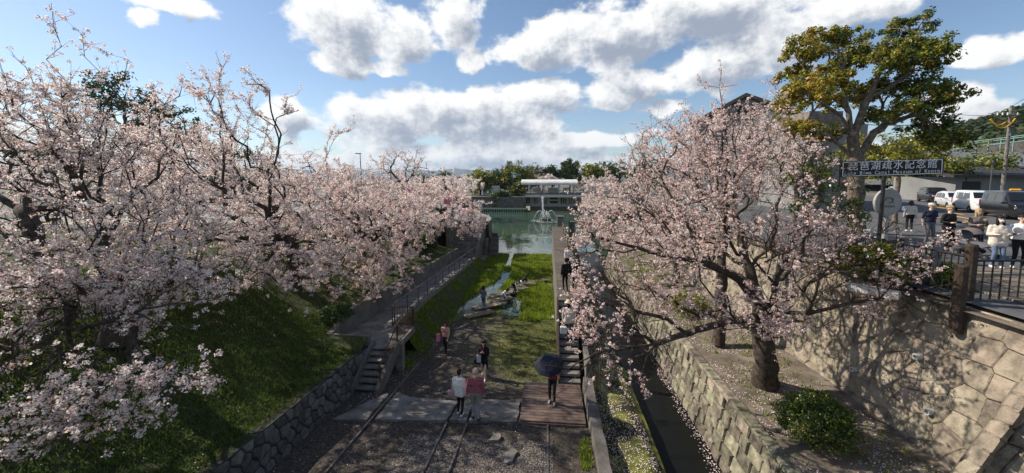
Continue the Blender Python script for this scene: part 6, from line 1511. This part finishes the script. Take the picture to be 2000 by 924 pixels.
        cap(wr, .029, pl - sd_ * .018, .027, SK); cap(wr, .029, pl + sd_ * .018, .027, SK)
        for q, (o_, L_) in enumerate(((-.032, .062), (-.011, .074), (.011, .07), (.031, .056))):
            b0 = pl + sd_ * o_; b1 = b0 + (d + nrm * .3).normalized() * L_ * .55; b2_ = b1 + (d + nrm * .9).normalized() * L_ * .45
            ext.append((tuple(b0 - d * .01), .0105, tuple(b1), .0095, SK)); ext.append((tuple(b1), .0095, tuple(b2_), .008, SK))
        th = wr + d * .03 + sd_ * -.03 * s; t1 = th + (d * .6 - sd_ * s * .7 + nrm * .3).normalized() * .04; ext.append((tuple(th), .0125, tuple(t1), .0105, SK)); ext.append((tuple(t1), .0105, tuple(t1 + (d + nrm * .3).normalized() * .03), .009, SK))
        if a == 'down' and s == 1: E['hand'] = tuple(wr)
    link('body', blob(caps, vox, mats, ext), E)
    # hair
    hp = []
    def hcap(a, ra, b, rb): hp.append((tuple(a), ra, tuple(b), rb, 0))
    if style != 'bald':
        hcap(hc + hu * .062 - hf * .028, .092, hc + hu * .062 + hf * .012, .088)
        hcap(hc + hu * .02 - hf * .045, .085, hc - hu * .02 - hf * .04, .07)
        if style in ('long', 'bob'):
            ln = .30 if style == 'long' else .12
            for s in (-1, 1): hcap(hc + hx * s * .062 + hu * .03 - hf * .01, .045, hc + hx * s * .085 - hu * ln - hf * .01 * (1 if style == 'bob' else -3), .035)
            hcap(hc - hf * .05, .075, hc - hu * ln * 1.05 - hf * .07, .06)
        if style == 'ponytail': hcap(hc - hf * .10 + hu * .04, .035, hc - hf * .14 - hu * .16, .02)
        if style == 'curly':
            for q in range(9): a = q * .7; hcap(hc + hu * .09 + hx * math.cos(a) * .07 + hf * (math.sin(a) * .06 - .03), .04, hc + hu * .06 + hx * math.cos(a) * .085 + hf * (math.sin(a) * .07 - .03), .035)
        link('hair', blob(hp, .016, [hair], smooth_it=2), E)
    else:
        hcap(hc + hu * .0 - hf * .035, .086, hc + hu * .01 - hf * .03, .088); link('hair', blob(hp, .016, [hair], smooth_it=2), E)
    Mx = Matrix.Translation(hc) @ Matrix((tuple(hx) + (0,), tuple(hf) + (0,), tuple(hu) + (0,), (0, 0, 0, 1))).transposed().to_4x4()
    def place(mb, nm, mt): mb.v = [tuple(Mx @ Vector(v)) for v in mb.v]; return mb.build(nm, mt, E, smooth=True)
    if hat:
        kind, mt = hat
        if kind == 'brim': place(MB().lathe([(.17, .062), (.172, .070), (.112, .082), (.108, .15), (.085, .175), (.01, .18)], 20), 'hat', mt)
        elif kind == 'beret': place(MB().lathe([(.095, .06), (.13, .085), (.132, .12), (.09, .16), (.01, .165)], 18), 'hat', mt)
        elif kind == 'cap':
            c = MB().lathe([(.104, .045), (.106, .09), (.085, .14), (.01, .155)], 18); c.box((0, .13, .055), (.15, .11, .012), bev=.004); place(c, 'cap', mt)
    if mask: place(MB().add([(-.062, .062, .0), (0, .115, .005), (.062, .062, .0), (.058, .065, -.065), (0, .10, -.075), (-.058, .065, -.065)] + [(x, y + .012, z) for x, y, z in [(-.062, .062, .0), (0, .115, .005), (.062, .062, .0), (.058, .065, -.065), (0, .10, -.075), (-.058, .065, -.065)]],
                          [(0, 1, 4, 5), (1, 2, 3, 4), (6, 11, 10, 7), (7, 10, 9, 8), (0, 6, 7, 1), (1, 7, 8, 2), (2, 8, 9, 3), (3, 9, 10, 4), (4, 10, 11, 5), (5, 11, 6, 0)]), 'face_mask', 'c_white')
    if glasses:
        g = MB(); g.box((-.036, .1, .02), (.055, .015, .036), bev=.006); g.box((.036, .1, .02), (.055, .015, .036), bev=.006); g.box((0, .1, .028), (.1, .01, .008)); place(g, 'sunglasses', 'c_black')
    return E
def onbed(px, py):
    z = 1.
    for _ in range(8): p = at(px, py, z); z = marsh_z(p.x, p.y) if p.y > 14 else bed_z(p.y) + (.09 if 11.3 < p.y < 13.3 else .02)
    return Vector((p.x, p.y, z))
FACE = 0.                        # rz 0: facing away from the camera (+y); pi: facing it
PI = math.pi
# couple on the slab, seen from behind
pm_ = onbed(929, 820); person('man in a dusty pink shirt and grey trousers standing with his back turned', pm_, R(5), 1.74, 'c_pinkshirt', 'c_greytrouser', 'c_shoe', hair='hair_grey', style='bald', pose='lean', bulk=1.12, vox=.018)
pw = onbed(898, 811); person('woman in a white sweater and black trousers beside the man in pink', pw, R(-12), 1.58, 'c_white', 'c_black', 'c_whiteshoe', style='short', pose='lean', vox=.018, sleeves='over')
def bag(name, label, c, d, mat, strap=None, rz=0.):
    E = empty(name, c, rz, label, 'bag'); m_ = MB(); m_.box((0, 0, 0), d, bev=min(d) * .3); m_.build('pouch', mat, E)
    if strap: t = MB(); t.tube([Vector(q) for q in strap], .012, 5); t.build('strap', mat, E)
M('bag_pink', (.36, .25, .25), .8, .15, 8); M('bag_white', (.62, .62, .62), .8, .15, 8)
bag('shoulder_bag', 'pale pinkish shoulder bag at the hip of the woman in white', (pw.x - .27, pw.y - .06, pw.z + .80), (.2, .13, .22), 'bag_pink', [(0, 0, .1), (.06, .03, .35), (.16, .05, .52)], .3)
# woman in black with phone
wb_ = onbed(945, 737); person('woman in a black dress and beret filming with her phone', wb_, PI, 1.60, 'c_black', 'c_black', 'c_whiteshoe', skin='skin_light', style='long', pose='walk', arms=('phone', 'phone'), skirt='dress', legs_bare=True, hat=('beret', 'c_black'), vox=.018)
MB().box((wb_.x, wb_.y - .29, wb_.z + 1.27), (.075, .012, .15), bev=.004).build('phone', 'c_red', label='red phone held up by the woman in black', cat='phone')
bag('black_bag', 'black bag hanging at the side of the woman in black', (wb_.x - .27, wb_.y + .02, wb_.z + .68), (.26, .16, .24), 'c_black', [(0, 0, .1), (.05, 0, .4), (.12, 0, .62)])
bag('pale_tote', 'pale blue and white tote on the arm of the woman in black', (wb_.x - .18, wb_.y - .12, wb_.z + .86), (.17, .1, .34), 'c_lilac')
# woman in pink
wp = onbed(871, 690); person('woman in a pink top and dark leggings walking towards the bridge', wp, PI - R(10), 1.60, 'c_pinktop', 'c_black', 'c_khaki', style='bob', hair='hair_brown', pose='walk', arms=('swing_f', 'swing_b'), sleeves='none', vox=.018)
bag('pink_jacket', 'bright pink jacket hanging from the hand of the woman in pink', (wp.x - .33, wp.y - .12, wp.z + .82), (.16, .12, .42), 'pink_cloth')
# umbrella person on the deck
ub = Vector((.22, 12.95, 1.33)); person('person in a dark red top sheltering under the navy umbrella on the deck', ub, R(170), 1.62, 'c_red', 'c_black', 'c_whiteshoe', style='bob', pose='lean', arms=('umbrella', 'hold'), vox=.018)
E = empty('umbrella', (ub.x - .05, ub.y - .22, ub.z + 1.15), label='open navy umbrella tilted over the deck', cat='umbrella'); E.rotation_euler = (R(24), R(-10), 0)
m_ = MB(); V = [(0, 0, .72)]; n = 16
for r_, z in ((.20, .69), (.38, .60), (.50, .47)):
    for k in range(n): a = 2 * PI * k / n; q = r_ * (1 if k % 2 == 0 else .955); V.append((q * math.cos(a), q * math.sin(a), z + (0 if k % 2 == 0 else .015)))
F = [(0, 1 + k, 1 + (k + 1) % n) for k in range(n)] + [(1 + i * n + k, 1 + (i + 1) * n + k, 1 + (i + 1) * n + (k + 1) % n, 1 + i * n + (k + 1) % n) for i in range(2) for k in range(n)]
o_ = len(V); m_.add(V + [(x * .985, y * .985, z - .012) for x, y, z in V], F + [tuple(q + o_ for q in f[::-1]) for f in F]); m_.build('canopy', 'navy_cloth', E)
t = MB(); t.tube([(0, 0, -.12), (0, 0, .76)], .008, 6); t.tube([(0, 0, -.12), (.03, 0, -.17), (.06, 0, -.13)], .012, 6); t.build('shaft', 'black_steel', E)
for k in range(8): a = 2 * PI * k / 8; t = MB(); t.tube([(0, 0, .69), (.36 * math.cos(a), .36 * math.sin(a), .59), (.49 * math.cos(a), .49 * math.sin(a), .46)], .004, 4); t.build('rib', 'black_steel', E)
# on the planks
def onplank(px, py, z=.33): return at(px, py, z)
person('woman in grey top and jeans standing on the plank walk with her back turned', onplank(944, 605), R(-20), 1.62, 'c_grey', 'c_jeans', 'c_shoe', style='bob', pose='lean', arms=('hold', 'hold'), vox=.022)
person('visitor in white crouching on the planks and reaching to the water', onplank(984, 583), R(-120), 1.6, 'c_white', 'c_denim', 'c_shoe', style='bob', pose='crouch', arms=('reach', 'reach'), vox=.022, headdown=.4)
person('visitor in black and white bending over the plank walk', onplank(1004, 574, .3), R(-125), 1.62, 'c_black', 'c_black', 'c_shoe', style='short', pose='bend', arms=('reach', 'reach'), vox=.022, headdown=.3, coat='c_white')
person('visitor dressed in black crouching at the far planks', onplank(1021, 556, .28), R(-60), 1.6, 'c_black', 'c_white', 'c_shoe', style='long', pose='crouch', arms=('reach', 'hold'), vox=.022, headdown=.3)
# on the channel stair and walkway
person('person in a straw hat and pale jacket climbing the channel stair', Vector((.92, 16.2, 2.30)), R(0), 1.60, 'c_beige', 'c_navy', 'c_whiteshoe', style='bob', hat=('brim', 'straw'), pose='stairs', vox=.022, sleeves='over')
bag('white_tote', 'white tote bag beside the straw hat person', (.72, 16.05, 2.72), (.28, .14, .34), 'bag_white')
person('person all in black standing at the top of the channel stair', Vector((.95, 19.6, 3.38)), R(20), 1.68, 'c_black', 'c_black', 'c_shoe', style='short', vox=.022)
person('second person in black close beside at the top of the channel stair', Vector((1.45, 19.9, 3.38)), R(-20), 1.66, 'c_navy', 'c_black', 'c_shoe', style='bob', vox=.022)
person('person in a white top walking away on the raised walkway', Vector((1.3, 23.6, 3.38)), R(0), 1.66, 'c_white', 'c_black', 'c_shoe', style='short', pose='walk', vox=.022, arms=('swing_b', 'swing_f'))
# on the long stair
person('person in a lilac top coming down the long stair', Vector((-9.35, 41.55, .95 + 3.1 * 9 / 17)), PI, 1.66, 'c_lilac', 'c_black', 'c_shoe', style='short', pose='lean', vox=.022)
person('person in white coming down behind on the long stair', Vector((-8.75, 42.9, .95 + 3.1 * 13 / 17)), PI, 1.70, 'c_white', 'c_black', 'c_shoe', style='short', pose='lean', vox=.022)
# on the street
def onst(px, py, z=6.36): p = at(px, py, z); return p
w18 = onst(1944, 523); person('woman with long black hair and face mask in a beige fleece behind the fence', w18, PI - R(20), 1.62, 'c_beige', 'c_denim', 'c_whiteshoe', skin='skin_light', style='long', arms=('hold', 'hold'), sleeves='over', mask=True, vox=.018, bulk=1.06)
person('young person in a denim jacket over white next to the beige fleece', onst(1986, 524), PI - R(30), 1.66, 'c_white', 'c_black', 'c_whiteshoe', skin='skin_light', style='curly', arms=('pocket', 'hold'), coat='c_denim', vox=.018, bulk=1.05)
man = onst(1848, 494, 6.32); person('man in black with sunglasses and fair hair pushing the pram', man, PI + R(12), 1.80, 'c_black', 'c_black', 'c_shoe', skin='skin_light', hair='hair_blond', style='curly', arms=('push', 'push'), glasses=True, vox=.018, bulk=1.12)
person('blonde woman in a dark jacket looking down behind the pale couple', onst(1903, 497, 6.32), PI - R(15), 1.70, 'c_pattern', 'c_black', 'c_shoe', skin='skin_light', hair='hair_blond', style='long', arms=('phone', 'hold'), vox=.018)
person('man in a navy shirt and pale cap walking behind the pram', onst(1812, 478, 6.32), PI - R(5), 1.76, 'c_navy', 'c_grey', 'c_shoe', skin='skin_light', hair='hair_brown', style='short', arms=('hold', 'down'), sleeves='short', hat=('cap', 'c_beige'), vox=.018, glasses=True)
person('person with pale cap and blue bag walking away by the white barrier', onst(1775, 452, 6.32), R(-30), 1.64, 'c_beige', 'c_black', 'c_whiteshoe', hair='hair_brown', style='bob', hat=('cap', 'c_blue'), vox=.022)
p_ = onst(1765, 440, 6.32); bag('blue_bag', 'blue bag on the shoulder of the person by the white barrier', (p_.x - .2, p_.y - .25, 7.35), (.26, .16, .3), 'c_jeans')
# pram
pd = Vector((math.sin(R(12)), -math.cos(R(12)), 0)); E = empty('pram', (man.x - .0 + pd.x * .85, man.y + pd.y * .85, 6.31), PI + R(12), 'dark grey baby pram pushed by the man in black', 'pram')
for sx in (-.26, .26):
    for y_, r_ in ((-.38, .14), (.42, .10)):
        wl = MB().lathe([(r_ * .7, -.025), (r_, -.02), (r_, .02), (r_ * .7, .025)], 16, (sx, y_, r_), axis='X').build('wheel', 'rubber', E); MB().lathe([(.02, -.028), (r_ * .7, -.02), (r_ * .7, .02), (.02, .028)], 12, (sx, y_, r_), axis='X').build('rim', 'grey_steel', wl)
    t = MB(); t.tube([(sx, .42, .12), (sx, -.05, .55), (sx, -.52, 1.02)], .016, 6); t.build('side_tube', 'black_steel', E); t = MB(); t.tube([(sx, -.38, .15), (sx, .0, .50)], .016, 6); t.build('brace', 'black_steel', E)
t = MB(); t.tube([(-.26, -.52, 1.02), (.26, -.52, 1.02)], .02, 8); t.build('handle', 'rubber', E)
m_ = MB(); m_.prism([(-.32, .50), (.28, .42), (.48, .50), (.30, .56), (-.18, .58), (-.34, .95), (-.42, .92)], -.22, .22, 'X'); m_.build('seat', 'c_grey', E)
m_ = MB(); V = []
for j in range(7):
    a = R(20 + 22 * j)
    for i in range(7): x_ = -.25 + .5 * i / 6; V.append((x_, -.18 + .34 * math.cos(a) * (1 - .25 * (x_ / .25) ** 2), .78 + .30 * math.sin(a) * (1 - .25 * (x_ / .25) ** 2)))
F = [(j * 7 + i, j * 7 + i + 1, (j + 1) * 7 + i + 1, (j + 1) * 7 + i) for j in range(6) for i in range(6)]; o_ = len(V)
m_.add(V + [(x * .96, y * .97, z - .012) for x, y, z in V], F + [tuple(q + o_ for q in f[::-1]) for f in F]); m_.build('hood', 'c_pattern', E, smooth=True)
MB().box((0, -.1, .25), (.4, .5, .16), bev=.04).build('basket', 'c_black', E)

# ------------------------------------------------------------------ haze
hm = bpy.data.materials.new('haze_air'); hm.use_nodes = True; nt = hm.node_tree; nt.nodes.clear(); vol = nt.nodes.new('ShaderNodeVolumePrincipled')
vol.inputs['Color'].default_value = (.62, .76, .95, 1); vol.inputs['Density'].default_value = .00009; vol.inputs['Anisotropy'].default_value = .2
o = nt.nodes.new('ShaderNodeOutputMaterial'); nt.links.new(vol.outputs[0], o.inputs['Volume']); MATS['haze_air'] = hm
hz = MB().box((0, 3000, 148), (19000, 14000, 310)).build('haze', 'haze_air', kind='stuff'); hz['label'] = 'thin bluish air over the far mountains'
